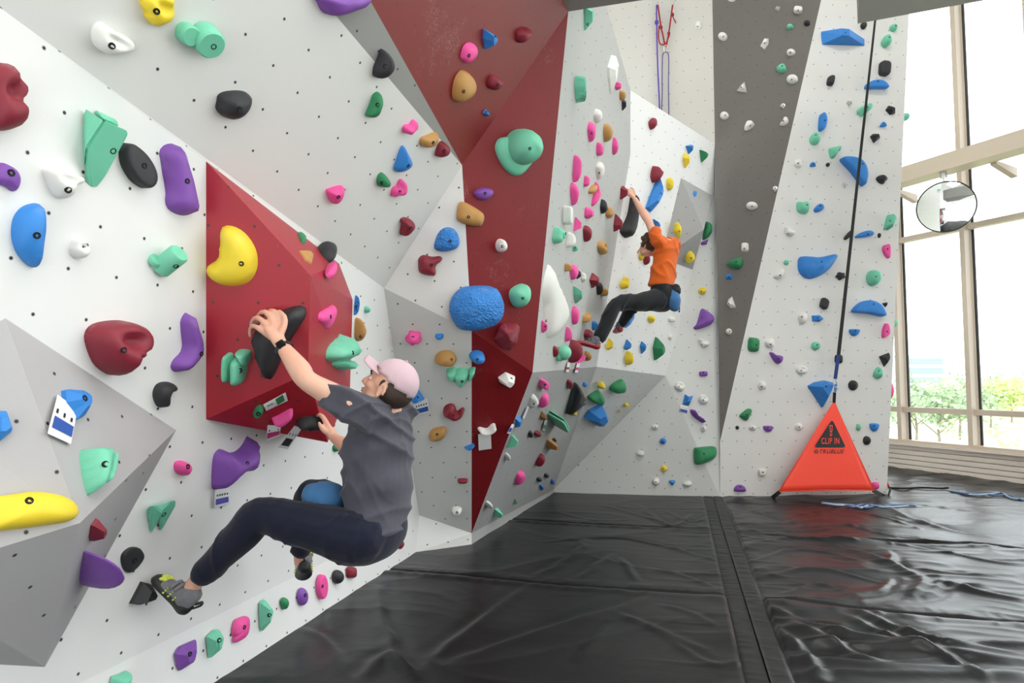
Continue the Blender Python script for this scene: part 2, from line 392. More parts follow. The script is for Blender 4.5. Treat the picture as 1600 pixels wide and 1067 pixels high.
# horizontal steel beam in front of the glass with its flange and brackets
bp = hit(1410, 283, (W0 - _wn * 0.9, -_wn)); bz0 = bp.z
yb = (bp - W0).dot(wd)
z_bt = hit(1410, 262, (W0 - _wn * 0.9, -_wn)).z; z_bb = hit(1410, 286, (W0 - _wn * 0.9, -_wn)).z
bm = bmesh.new()
add_box(bm, (-0.95, edges[-1], z_bb), (-0.90, edges[0], z_bt), WMT)
add_box(bm, (-0.90, edges[-1], z_bb), (-0.62, edges[0], z_bb + 0.03), WMT)
add_box(bm, (-0.90, edges[-1], z_bt - 0.03), (-0.62, edges[0], z_bt), WMT)
beam = tag(bm_obj('steel_beam', bm, M_FRAME), 'long beige steel beam running across the tall windows above the round mirror', 'beam')
bm = bmesh.new()
for yy in (11.0, 9.6, 8.2, 6.8, 5.4):
    y_ = yy * SL
    vs = [WMT @ Vector(p) for p in ((-0.62, y_, z_bb + 0.02), (-0.1, y_, z_bb - 0.02), (-0.1, y_, z_bb - 0.16), (-0.62, y_, z_bb - 0.03), (-0.62, y_ + 0.09, z_bb + 0.02), (-0.1, y_ + 0.09, z_bb - 0.02), (-0.1, y_ + 0.09, z_bb - 0.16), (-0.62, y_ + 0.09, z_bb - 0.03))]
    vv = [bm.verts.new(v) for v in vs]
    for f in ((0, 1, 2, 3), (7, 6, 5, 4), (0, 4, 5, 1), (1, 5, 6, 2), (2, 6, 7, 3), (3, 7, 4, 0)): bm.faces.new([vv[i] for i in f])
    vb = None
bm_obj('bracket', bm, M_FRAME, beam)
# convex safety mirror hung under the beam
M_CHROME = plain('mirror_silver', (0.92, 0.93, 0.94), 0.02, 1.0)
M_METAL = plain('bright_metal', (0.65, 0.65, 0.66), 0.28, 1.0)
M_BLACKP = plain('black_plastic', (0.015, 0.015, 0.016), 0.4)
mp = hit(1478, 323, (W0 - _wn * 0.85, -_wn)); mr = 40 / FOC * mp.y * 1.02
look = (Vector((-0.62, -0.78, -0.05))).normalized()
mroot = empty('convex_mirror', mp, 'round convex safety mirror hanging below the beige beam by the windows', 'mirror')
Q = look.to_track_quat('Z', 'Y').to_matrix()
def lathe(bm, prof, M, seg=40):
    rings = [[bm.verts.new(M @ Vector((r * math.cos(2 * math.pi * i / seg), r * math.sin(2 * math.pi * i / seg), z))) for i in range(seg)] if r > 1e-6 else [bm.verts.new(M @ Vector((0, 0, z)))] for r, z in prof]
    for a, b in zip(rings, rings[1:]):
        for i in range(seg):
            j = (i + 1) % seg
            if len(a) == 1: bm.faces.new((a[0], b[j], b[i]))
            elif len(b) == 1: bm.faces.new((a[i], a[j], b[0]))
            else: bm.faces.new((a[i], a[j], b[j], b[i]))
M4 = Matrix.Identity(4); M4 = Q.to_4x4()
bm = bmesh.new(); lathe(bm, [(0, mr * 0.15)] + [(mr * s * 0.97, mr * 0.15 * (1 - s * s)) for s in (0.12, 0.25, 0.4, 0.55, 0.7, 0.8, 0.9, 1.0)], M4, 64)
bm_obj('mirror_face', bm, M_CHROME, mroot, smooth=True)
bm = bmesh.new(); lathe(bm, [(mr * 0.96, 0.006), (mr, 0.008), (mr * 1.0, -0.02), (mr * 0.9, -0.04), (0, -0.045)], M4, 64)
bm_obj('mirror_rim', bm, M_BLACKP, mroot)
bm = bmesh.new(); top = Vector((0, 0.02, mr * 0.97)); zz = z_bb - mp.z
add_tube(bm, [top, Vector((0, 0.02, zz - 0.02))], 0.012, 8); add_tube(bm, [Vector((0, 0.02, zz - 0.1)), Vector((0, 0.02, zz))], 0.05, 12)
bm_obj('hanger', bm, M_METAL, mroot)
# ------------------------------------------------------------- outdoors
M_LAWN = plain('lawn', (0.48, 0.53, 0.26), 0.9, bscale=0.5)
gz = -5.0
struct(mesh_obj('ground', [(-40, 14, gz), (300, 14, gz), (300, 600, gz), (-40, 600, gz), (300, -40, gz), (16, -40, gz), (13, -8, gz)], [(0, 1, 2, 3), (6, 5, 4, 1)], M_LAWN))
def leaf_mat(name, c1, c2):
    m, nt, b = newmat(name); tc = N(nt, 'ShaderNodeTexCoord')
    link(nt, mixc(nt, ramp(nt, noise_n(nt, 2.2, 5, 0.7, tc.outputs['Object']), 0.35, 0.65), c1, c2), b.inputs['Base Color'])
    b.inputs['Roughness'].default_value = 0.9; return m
M_LEAF = [leaf_mat('spring_leaves', (0.36, 0.46, 0.13), (0.52, 0.60, 0.25)), leaf_mat('hazy_leaves', (0.22, 0.31, 0.17), (0.34, 0.42, 0.27)), leaf_mat('far_haze_leaves', (0.42, 0.50, 0.46), (0.55, 0.62, 0.56))]  # pale leaf tones: outdoor haze and glare are put into the colour
M_BARK = plain('bark', (0.22, 0.18, 0.15), 0.9)
def leafy(bm, rng, c, rad, n, size):
    for i in range(n):
        d = Vector((rng.gauss(0, 1), rng.gauss(0, 1), rng.gauss(0, 1))).normalized() * (rad * rng.random() ** 0.35)
        p = c + Vector((d.x, d.y, d.z * 0.85)); a = Vector((rng.gauss(0, 1), rng.gauss(0, 1), rng.gauss(0, 1))).normalized(); b2 = a.orthogonal().normalized()
        s = size * (0.6 + rng.random())
        v = [bm.verts.new(p + a * s), bm.verts.new(p + b2 * s * 0.7), bm.verts.new(p - a * s), bm.verts.new(p - b2 * s * 0.7)]
        bm.faces.new(v)
def tree(px, py_top, Y, width, mat, label, seed, n=700, bare=False):
    rng = random.Random(seed); base = atY(px, 600, Y); base.z = gz
    topz = atY(px, py_top, Y).z; h_ = topz - gz
    root = empty('tree', base, label, 'tree', 'trees outside the windows')
    bm = bmesh.new(); add_tube(bm, [(0, 0, 0), (0.02 * h_, 0, h_ * 0.3), (0, 0.01 * h_, h_ * 0.62)], [h_ * 0.022, h_ * 0.017, h_ * 0.008], 7)
    for i in range(9 if bare else 6):
        a = rng.random() * 6.28; z0 = h_ * (0.28 + 0.3 * rng.random()); L = width * (0.35 + 0.2 * rng.random())
        m_ = Vector((math.cos(a) * L * 0.5, math.sin(a) * L * 0.5, z0 + L * 0.45)); e_ = Vector((math.cos(a) * L, math.sin(a) * L, z0 + L * 0.95))
        add_tube(bm, [(0, 0, z0), m_, e_], [h_ * 0.010, h_ * 0.006, h_ * 0.002], 5)
    bm_obj('trunk', bm, M_BARK, root)
    bm = bmesh.new()
    for i in range(4 if bare else 9):
        c = Vector((rng.gauss(0, width * 0.24), rng.gauss(0, width * 0.24), h_ * (0.55 + 0.33 * rng.random())))
        leafy(bm, rng, c, width * 0.27, n // 9 if not bare else 26, max(0.10, width * 0.035))
    bm_obj('crown', bm, mat, root)
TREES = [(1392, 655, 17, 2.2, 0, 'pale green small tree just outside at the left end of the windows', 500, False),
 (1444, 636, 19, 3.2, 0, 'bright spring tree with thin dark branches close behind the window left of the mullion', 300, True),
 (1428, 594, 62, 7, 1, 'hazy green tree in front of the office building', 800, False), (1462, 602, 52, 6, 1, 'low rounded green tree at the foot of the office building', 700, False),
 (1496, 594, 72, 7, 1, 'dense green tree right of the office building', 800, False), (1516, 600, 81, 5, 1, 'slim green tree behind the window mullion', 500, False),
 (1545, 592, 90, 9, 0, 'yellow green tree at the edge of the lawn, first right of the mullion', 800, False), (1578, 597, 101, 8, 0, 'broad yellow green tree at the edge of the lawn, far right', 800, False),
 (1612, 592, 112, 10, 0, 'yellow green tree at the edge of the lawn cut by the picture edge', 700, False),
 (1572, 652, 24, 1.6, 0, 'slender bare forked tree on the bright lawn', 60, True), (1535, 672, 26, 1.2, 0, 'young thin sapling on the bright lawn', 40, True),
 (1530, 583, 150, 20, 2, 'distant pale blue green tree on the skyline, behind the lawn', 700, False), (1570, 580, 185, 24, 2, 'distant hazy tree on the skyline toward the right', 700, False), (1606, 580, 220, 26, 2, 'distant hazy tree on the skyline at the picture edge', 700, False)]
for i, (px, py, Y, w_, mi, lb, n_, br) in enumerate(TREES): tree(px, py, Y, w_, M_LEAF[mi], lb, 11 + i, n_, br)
# office building
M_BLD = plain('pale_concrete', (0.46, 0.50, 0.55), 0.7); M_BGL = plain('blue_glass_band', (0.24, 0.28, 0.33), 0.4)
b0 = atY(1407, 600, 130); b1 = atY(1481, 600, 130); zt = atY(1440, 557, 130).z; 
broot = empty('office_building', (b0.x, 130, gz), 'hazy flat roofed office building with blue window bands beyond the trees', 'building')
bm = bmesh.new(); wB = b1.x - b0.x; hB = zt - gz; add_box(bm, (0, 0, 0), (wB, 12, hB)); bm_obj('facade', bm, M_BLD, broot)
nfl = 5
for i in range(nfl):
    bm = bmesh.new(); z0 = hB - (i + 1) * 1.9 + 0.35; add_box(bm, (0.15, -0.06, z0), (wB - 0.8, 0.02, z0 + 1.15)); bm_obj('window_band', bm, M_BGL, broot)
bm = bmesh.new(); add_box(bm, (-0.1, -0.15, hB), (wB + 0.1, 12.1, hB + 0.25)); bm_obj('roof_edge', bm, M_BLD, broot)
# ------------------------------------------------------------- padded floor
SA = Vector((dA.x, dA.y, 0)); SB = Vector((dA.y, -dA.x, 0))     # along the left wall / to the right of it
def ab(p): return (p.x * SA.x + p.y * SA.y, p.x * SB.x + p.y * SB.y)
def fl(px, py): return ab(atZ(px, py))
def vnoise(x, y, seed=0):
    xi = np.floor(x).astype(np.int64); yi = np.floor(y).astype(np.int64); fx = x - xi; fy = y - yi
    fx = fx * fx * fx * (fx * (fx * 6 - 15) + 10); fy = fy * fy * fy * (fy * (fy * 6 - 15) + 10)
    def h(i, j):
        n = (i * 374761393 + j * 668265263 + seed * 1442695041) & 0x7fffffff
        n = ((n ^ (n >> 13)) * 1274126177) & 0x7fffffff
        n = (n ^ (n >> 16)) & 0x7fffffff
        return n / 0x7fffffff
    return (h(xi, yi) * (1 - fx) + h(xi + 1, yi) * fx) * (1 - fy) + (h(xi, yi + 1) * (1 - fx) + h(xi + 1, yi + 1) * fx) * fy
def cat2(p, k=5):
    o_ = []; n = len(p)
    for i in range(n - 1):
        p0, p1, p2, p3 = (np.array(p[min(max(i + d, 0), n - 1)]) for d in (-1, 0, 1, 2))
        for j in range(k): t = j / k; o_.append(0.5 * (2 * p1 + (p2 - p0) * t + (2 * p0 - 5 * p1 + 4 * p2 - p3) * t * t + (3 * p1 - p0 - 3 * p2 + p3) * t ** 3))
    return o_ + [np.array(p[-1])]
def ridge(x, y, s, p=3.0): return (1 - np.abs(2 * vnoise(x, y, s) - 1)) ** p
a_arr = np.concatenate([np.arange(-2.5, 1.5, 0.25), np.arange(1.5, 7.0, 0.018), np.arange(7.0, 13.6, 0.035)])
b_arr = np.concatenate([np.arange(-4.6, -2.6, 0.25), np.arange(-2.6, 4.6, 0.020), np.arange(4.6, 15.5, 0.07)])
Ag, Bg = np.meshgrid(a_arr, b_arr, indexing='ij')
s0 = fl(1117, 790); s1 = fl(1125, 1060); r0 = fl(1151, 790); r1 = fl(1200, 1060); m0 = fl(1134, 790); m1 = fl(1160, 1060)
b_l = 0.5 * (s0[1] + s1[1]); b_r = 0.5 * (r0[1] + r1[1]); b_m = 0.5 * (m0[1] + m1[1])
cr_l = [0.5 * (fl(700, 897)[0] + fl(1120, 934)[0]), 0.5 * (fl(900, 818)[0] + fl(1120, 829)[0])]
cr_r = [0.5 * (fl(1200, 937)[0] + fl(1560, 978)[0]), 0.5 * (fl(1180, 832)[0] + fl(1560, 862)[0])]
if DEBUG: print('seams', b_l, b_m, b_r, cr_l, cr_r, fl(700, 897), fl(1120, 934), fl(1200, 937), fl(1560, 978), s0, s1)
left = 1 / (1 + np.exp((Bg - b_l) / 0.12)); right = 1 - left
# slack cover: soft swells, a little crumple, and the long creases one sees on the pads
wx = vnoise(Ag * 0.8, Bg * 0.8, 3) * 1.6; wy = vnoise(Ag * 0.8 + 9, Bg * 0.8, 4) * 1.6
ux = Ag + 0.5 * (vnoise(Ag * 1.1, Bg * 1.1, 23) - 0.5); uy = Bg + 0.5 * (vnoise(Ag * 1.1 + 5, Bg * 1.1, 24) - 0.5)
a2 = ux - 0.2 * uy
Z = right * (0.022 * ridge(a2 * 1.9, uy * 0.55, 5, 3) + 0.016 * ridge(a2 * 3.6 + 2, uy * 1.0, 6, 3) + 0.008 * ridge(ux * 7 + 4, uy * 3.0, 7, 2) + 0.012 * vnoise(ux * 1.5, uy * 0.9, 22))
c2 = ux * 0.62 + uy * 0.78; d2 = -ux * 0.78 + uy * 0.62
Z += left * (0.008 * ridge(d2 * 1.3, c2 * 0.5, 8, 3) + 0.005 * ridge(ux * 2.2, uy * 0.8, 10, 4) + 0.008 * vnoise(ux * 1.3, uy * 1.3, 25) + 0.0015 * ridge(ux * 6, uy * 4, 26, 2))
CREASES = '''3.4 .030|1295,855 1347,868 1393,886 1445,907
2.2 .026|1394,866 1398,883 1409,889
2.4 .028|1446,907 1441,922 1425,938
2.2 .024|1474,909 1458,928 1445,938
2.6 .026|1478,911 1523,928 1600,941
3.2 .030|1194,954 1246,977 1328,996 1425,1013 1600,1039
2.6 .026|1230,980 1295,1009 1347,1029 1386,1037
2.6 .026|1347,961 1425,993 1500,1014 1610,1030
2.0 .020|1320,966 1400,1000 1490,1034 1540,1062
3.4 .028|1205,1035 1290,1034 1400,1046 1520,1050 1610,1060
1.6 .014|1222,928 1282,915 1330,930
2.2 .020|1152,792 1200,808 1263,827
2.2 .022|1237,816 1282,806 1330,791
2.4 .022|1389,793 1425,814 1490,834 1560,842
2.2 .020|1310,818 1425,846 1600,858
1.8 .016|1176,880 1240,862 1300,868 1340,880
1.6 .014|1185,905 1260,893 1330,900 1400,920
1.8 .018|1400,850 1480,866 1540,880 1600,884
1.8 .016|1430,890 1500,900 1580,903
1.5 .014|1200,850 1260,842 1340,848
1.8 .018|1340,800 1390,812 1440,830
2.0 .016|1440,790 1500,800 1600,812
2.0 .018|1190,975 1250,1020 1290,1060
1.6 .014|1390,906 1385,918 1372,930
2.6 .020|589,919 601,975 612,1011 627,1037 648,1050
2.6 .015|673,1029 730,985 817,919
2.8 .016|714,1032 853,985 955,955 1011,934
2.4 .018|842,898 894,870 914,842
2.0 .012|904,903 955,868
2.2 .012|970,960 1006,975 1100,1016
2.0 .012|904,1032 950,980
1.8 .012|970,873 1001,909
2.2 .018|1001,791 1047,822 1078,806
2.4 .018|560,1062 607,1027 648,1060
1.8 .014|852,847 980,842 1120,878
1.6 .012|1040,798 1080,816 1112,808
1.8 .012|940,790 1010,808 1060,830
1.6 .010|1050,1000 1090,1030 1118,1040
1.6 .010|1020,890 1080,905 1118,920
1.8 .010|480,985 520,1010 540,1060
1.6 .010|1030,945 1080,960 1118,985
1.6 .010|870,800 930,812 990,812'''
for ln in CREASES.split('\n'):
    h_, p_ = ln.split('|'); wcm, hh = [float(x) for x in h_.split()]; wcm *= 0.013
    q = np.array(cat2([fl(*[float(v) for v in t.split(',')]) for t in p_.split()]))
    lo = q.min(0) - 0.3; hi = q.max(0) + 0.3
    ia = np.where((a_arr > lo[0]) & (a_arr < hi[0]))[0]; ib = np.where((b_arr > lo[1]) & (b_arr < hi[1]))[0]
    if len(ia) == 0 or len(ib) == 0: continue
    sl = np.ix_(ia, ib); A_, B_ = Ag[sl] + 0.03 * (vnoise(Ag[sl] * 6, Bg[sl] * 6, 51) - 0.5), Bg[sl] + 0.03 * (vnoise(Ag[sl] * 6 + 3, Bg[sl] * 6, 52) - 0.5); best = np.full(A_.shape, 9.0); sg = np.zeros(A_.shape); al = np.zeros(A_.shape)
    tot = len(q) - 1
    for k_ in range(tot):
        e_ = q[k_ + 1] - q[k_]; L2 = (e_ ** 2).sum() + 1e-9; t = np.clip(((A_ - q[k_][0]) * e_[0] + (B_ - q[k_][1]) * e_[1]) / L2, 0, 1)
        dx = A_ - q[k_][0] - t * e_[0]; dy = B_ - q[k_][1] - t * e_[1]; dd = np.hypot(dx, dy); m = dd < best
        best = np.where(m, dd, best); sg = np.where(m, np.sign(e_[0] * dy - e_[1] * dx), sg); al = np.where(m, (k_ + t) / tot, al)
    env = np.sin(np.pi * np.clip(al, 0.02, 0.98)) ** 0.45
    wl_ = wcm * np.where(sg > 0, 1.7, 0.8)
    Z[sl] += hh * env * (np.exp(-(best / wl_) ** 2) - 0.35 * np.exp(-((best - 2.2 * wcm) / (1.4 * wcm)) ** 2) * (sg < 0))
near = np.clip(1 - np.abs(Bg - b_r - 0.1) / 0.5, 0, 1) * right
Z += near * 0.010 * ridge(Ag * 7 + wx * 2, Bg * 2.2, 11, 3)
nearl = np.clip(1 - np.abs(Bg - b_l + 0.1) / 0.5, 0, 1) * left
Z += nearl * 0.008 * ridge(Ag * 6 + wx * 2, Bg * 2.0, 12, 3)
strip = (Bg > b_l) & (Bg < b_r)
Z = np.where(strip, 0.004, Z)
def cross(a0, side, slope=0.0):
    d = Ag - a0 + 0.02 * (vnoise(Bg * 2, Ag * 0 + a0, 13) - 0.5)
    g = -0.022 * np.exp(-(d / 0.016) ** 2) + 0.010 * np.exp(-((d + 0.07) / 0.05) ** 2) * (0.6 + 0.8 * ridge(Bg * 9, d * 3, 14, 2))
    g += 0.006 * np.exp(-((d - 0.09) / 0.05) ** 2) * ridge(Bg * 12, d * 3, 15, 2)
    return g * side
ss = (~strip).astype(float)
for a0 in cr_l: Z += cross(a0, left) * ss
for a0 in cr_r: Z += cross(a0, right) * ss
# the mats settle to the wall base
Z = Z - 0.004
nx, ny = Ag.shape
PX = Ag * SA.x + Bg * SB.x; PY = Ag * SA.y + Bg * SB.y
co = np.stack([PX, PY, Z], -1).reshape(-1, 3)
idx = np.arange(nx * ny).reshape(nx, ny)
quads = np.stack([idx[:-1, :-1], idx[:-1, 1:], idx[1:, 1:], idx[1:, :-1]], -1).reshape(-1, 4)
cen = co[quads].mean(1)
inside = (cen[:, 0] < WX - WK * cen[:, 1] + 0.0) & (cen[:, 1] < 13) & (cen[:, 1] > -7.5) & (cen[:, 0] > -5)
wl = (cen[:, 0] - Pa.x) * nA0.x + (cen[:, 1] - Pa.y) * nA0.y
inside &= (wl > -0.35)
quads = quads[inside]
fm = bpy.data.meshes.new('floor'); fm.vertices.add(len(co)); fm.vertices.foreach_set('co', co.ravel().astype(np.float32))
fm.loops.add(quads.size); fm.loops.foreach_set('vertex_index', quads.ravel().astype(np.int32))
fm.polygons.add(len(quads)); fm.polygons.foreach_set('loop_start', np.arange(0, quads.size, 4, dtype=np.int32))
fm.update(calc_edges=True); fm.polygons.foreach_set('use_smooth', np.ones(len(quads), dtype=bool)); fm.validate()
floor = bpy.data.objects.new('floor', fm); COL.objects.link(floor); struct(floor)
def mat_vinyl(name='black_mat_cover', col=(0.007, 0.007, 0.0078), rough=0.33):
    m, nt, b = newmat(name); tc = N(nt, 'ShaderNodeTexCoord')
    big = noise_n(nt, 0.9, 4, 0.6, tc.outputs['Object'])
    ck = math_n(nt, 'MULTIPLY', ramp(nt, noise_n(nt, 3.2, 9, 0.75, tc.outputs['Object']), 0.66, 0.80), 0.35)
    c = mixc(nt, ramp(nt, big, 0.3, 0.7), col, tuple(x * 1.35 for x in col))
    link(nt, mixc(nt, ck, c, (0.08, 0.08, 0.08)), b.inputs['Base Color'])
    b.inputs['Roughness'].default_value = rough; b.inputs['Specular IOR Level'].default_value = 0.24
    b.inputs['Sheen Weight'].default_value = 0.03; b.inputs['Sheen Roughness'].default_value = 0.35
    bump(nt, b, noise_n(nt, 11, 4, 0.6, tc.outputs['Object']), 0.18, 0.01)
    return m
M_MAT = mat_vinyl(); fm.materials.append(M_MAT)
# cover strip over the long joint, ruched, in two halves
M_STRIP = mat_vinyl('black_joint_cover', (0.012, 0.012, 0.0125), 0.45)
k = 3
for bb0, bb1, sd in ((b_l, b_m - 0.006, 31), (b_m + 0.006, b_r, 33)):
    k += 1
    aa = np.arange(2.2, ab(Pe)[0] - 0.0, 0.012); nb = 9
    vs = []; fs = []
    for i, a in enumerate(aa):
        for j in range(nb):
            t = j / (nb - 1); bq = bb0 + (bb1 - bb0) * t
            z = 0.010 + 0.006 * float(ridge(np.array(a * 14.0), np.array(bq * 4.0 + a * 0.7), sd, 2)) * math.sin(math.pi * min(1, 0.12 + t * 0.8)) + (0.004 if j in (0, nb - 1) else 0)
            if j in (0, nb - 1): z = 0.001 if (j == 0) == (sd == 31) or j == nb - 1 and sd == 33 else z
            p = SA * a + SB * bq; vs.append((p.x, p.y, z))
    for i in range(len(aa) - 1):
        for j in range(nb - 1): q = i * nb + j; fs.append((q, q + 1, q + nb + 1, q + nb))
    struct(mesh_obj('trim_%d' % k, vs, fs, M_STRIP, smooth=True))
# ------------------------------------------------------------- climbing holds
HC = {'M': ('mint', (118, 204, 172)), 'K': ('black', (46, 46, 50)), 'W': ('white', (232, 231, 227)), 'P': ('purple', (128, 78, 168)), 'Y': ('yellow', (240, 212, 56)),
      'B': ('blue', (52, 132, 212)), 'R': ('maroon', (134, 38, 54)), 'N': ('pink', (238, 84, 160)), 'G': ('green', (48, 134, 88)), 'T': ('tan', (188, 142, 82))}
def hold_mat(name, rgb, dimple=False, chalk=0.35):
    m, nt, b = newmat(name); tc = N(nt, 'ShaderNodeTexCoord'); c = srgb(*rgb)
    n1 = noise_n(nt, 9, 6, 0.65, tc.outputs['Object']); n2 = noise_n(nt, 160, 2, 0.5, tc.outputs['Object'])
    fac = math_n(nt, 'MULTIPLY', ramp(nt, n1, 0.56, 0.75), chalk)
    base = mixc(nt, fac, c, tuple(min(0.9, x * 0.55 + 0.30) for x in c))
    link(nt, base, b.inputs['Base Color']); b.inputs['Roughness'].default_value = 0.55; b.inputs['Specular IOR Level'].default_value = 0.4
    if dimple:
        vo = N(nt, 'ShaderNodeTexVoronoi'); vo.inputs['Scale'].default_value = 62; link(nt, tc.outputs['Object'], vo.inputs['Vector'])
        bump(nt, b, vo.outputs['Distance'], 0.9, 0.012)
    else: bump(nt, b, n2, 0.25, 0.002)
    return m
HM = {k: hold_mat(v[0].replace(' ', '_') + '_resin', v[1], chalk={'K': 0.12, 'W': 0.1, 'R': 0.35}.get(k, 0.3)) for k, v in HC.items()}
HMD = {k: hold_mat('dimpled_' + HC[k][0] + '_resin', HC[k][1], True, 0.5) for k in 'BYTK'}
M_BOLT = plain('dark_bolt_recess', (0.012, 0.012, 0.013), 0.6, spec=0.15); M_BOLTI = plain('bolt_steel', (0.03, 0.03, 0.032), 0.6, 0.0, spec=0.2)
def bolt_mesh():
    bm = bmesh.new(); lathe(bm, [(1.0, -0.5), (1.0, 0.02), (0.86, 0.08), (0.72, 0.02), (0.66, -0.10), (0.36, -0.10), (0.33, -0.3), (0, -0.3)], Matrix.Identity(4), 14)
    me = bpy.data.meshes.new('bolt'); bm.normal_update(); bm.to_mesh(me); bm.free(); me.materials.append(M_BOLT); me.materials.append(M_BOLTI)
    for p in me.polygons:
        r = math.hypot(p.center.x, p.center.y)
        if 0.36 < r < 0.68: p.material_index = 1
    return me
BOLT = bolt_mesh()
def unit_shape(s, rot, n=24):
    c = lambda t: (math.cos(t), math.sin(t)); T = [2 * math.pi * i / n for i in range(n)]
    if s == 'o': p = [c(t) for t in T]
    elif s == 'd': p = [(c(t)[0] * (1 - 0.45 * max(0, math.sin(t))) , math.sin(t) * (1.25 if math.sin(t) > 0 else 0.9)) for t in T]
    elif s == 'u': p = [(c(t)[0] * (1 - 0.45 * max(0, -math.sin(t))), math.sin(t) * (1.25 if math.sin(t) < 0 else 0.9)) for t in T]
    elif s == 'h': p = [(math.cos(t), math.sin(t) if math.sin(t) > 0 else 0.12 * math.sin(t)) for t in T]
    elif s == 'n': p = [(math.cos(t), math.sin(t) if math.sin(t) < 0 else 0.12 * math.sin(t)) for t in T]
    elif s == 't': p = [(-1, -0.8), (1, -0.9), (0.15, 1)]
    elif s == 'v': p = [(-0.9, 0.9), (1, 0.7), (0.1, -1)]
    elif s == 'q': p = [(abs(c(t)[0]) ** 0.5 * (1 if c(t)[0] > 0 else -1), abs(c(t)[1]) ** 0.5 * (1 if c(t)[1] > 0 else -1)) for t in T]
    elif s == 'b': p = [(c(t)[0], c(t)[1] * (0.8 if c(t)[1] > 0 else 1) - 0.35 * max(0, math.cos(t - 0.6)) ** 2 * (1 if c(t)[1] < 0 else -0.6)) for t in T]
    elif s == 'c': p = [(c(t)[0] * 0.45, c(t)[1] * 0.45 + (0.75 if c(t)[1] > 0 else -0.75)) for t in T]
    elif s == 'k': p = [(0, -1), (0.8, -0.15), (0.25, 1), (-0.9, 0.1)]
    elif s == 'p': p = [(math.cos(t - 0.3), math.sin(t - 0.3)) for t in [2 * math.pi * i / 5 for i in range(5)]]
    else: p = [(c(t)[0] * (1 + 0.16 * math.sin(5 * t)), c(t)[1] * (1 + 0.16 * math.sin(5 * t))) for t in T]
    cr, sr = math.cos(R(rot)), math.sin(R(rot))
    return [(x * cr - y * sr, x * sr + y * cr) for x, y in p]
def box_poly(x0, y0, x1, y1, s, rot):
    p = unit_shape(s, rot); xs = [q[0] for q in p]; ys = [q[1] for q in p]
    return [(x0 + (x - min(xs)) / (max(xs) - min(xs)) * (x1 - x0), y0 + (y - min(ys)) / (max(ys) - min(ys)) * (y1 - y0)) for x, y in p]
def resample(p, n, smooth):
    m = len(p)
    if smooth:
        q = []
        for i in range(m):
            p0, p1, p2, p3 = (np.array(p[(i + k) % m]) for k in (-1, 0, 1, 2))
            for k in range(4):
                t = k / 4; q.append(0.5 * ((2 * p1) + (p2 - p0) * t + (2 * p0 - 5 * p1 + 4 * p2 - p3) * t * t + (3 * p1 - p0 - 3 * p2 + p3) * t ** 3))
        p = q; m = len(p)
    P = np.array(p); D = np.linalg.norm(np.roll(P, -1, 0) - P, axis=1); S = np.concatenate([[0], np.cumsum(D)])
    out = []
    for k in range(n):
        s = S[-1] * k / n; i = min(np.searchsorted(S, s, 'right') - 1, m - 1)
        t = (s - S[i]) / max(D[i], 1e-9); out.append(P[i] * (1 - t) + P[(i + 1) % m] * t)
    return np.array(out)
def area2(P): return 0.5 * float(np.sum(P[:, 0] * np.roll(P[:, 1], -1) - np.roll(P[:, 0], -1) * P[:, 1]))
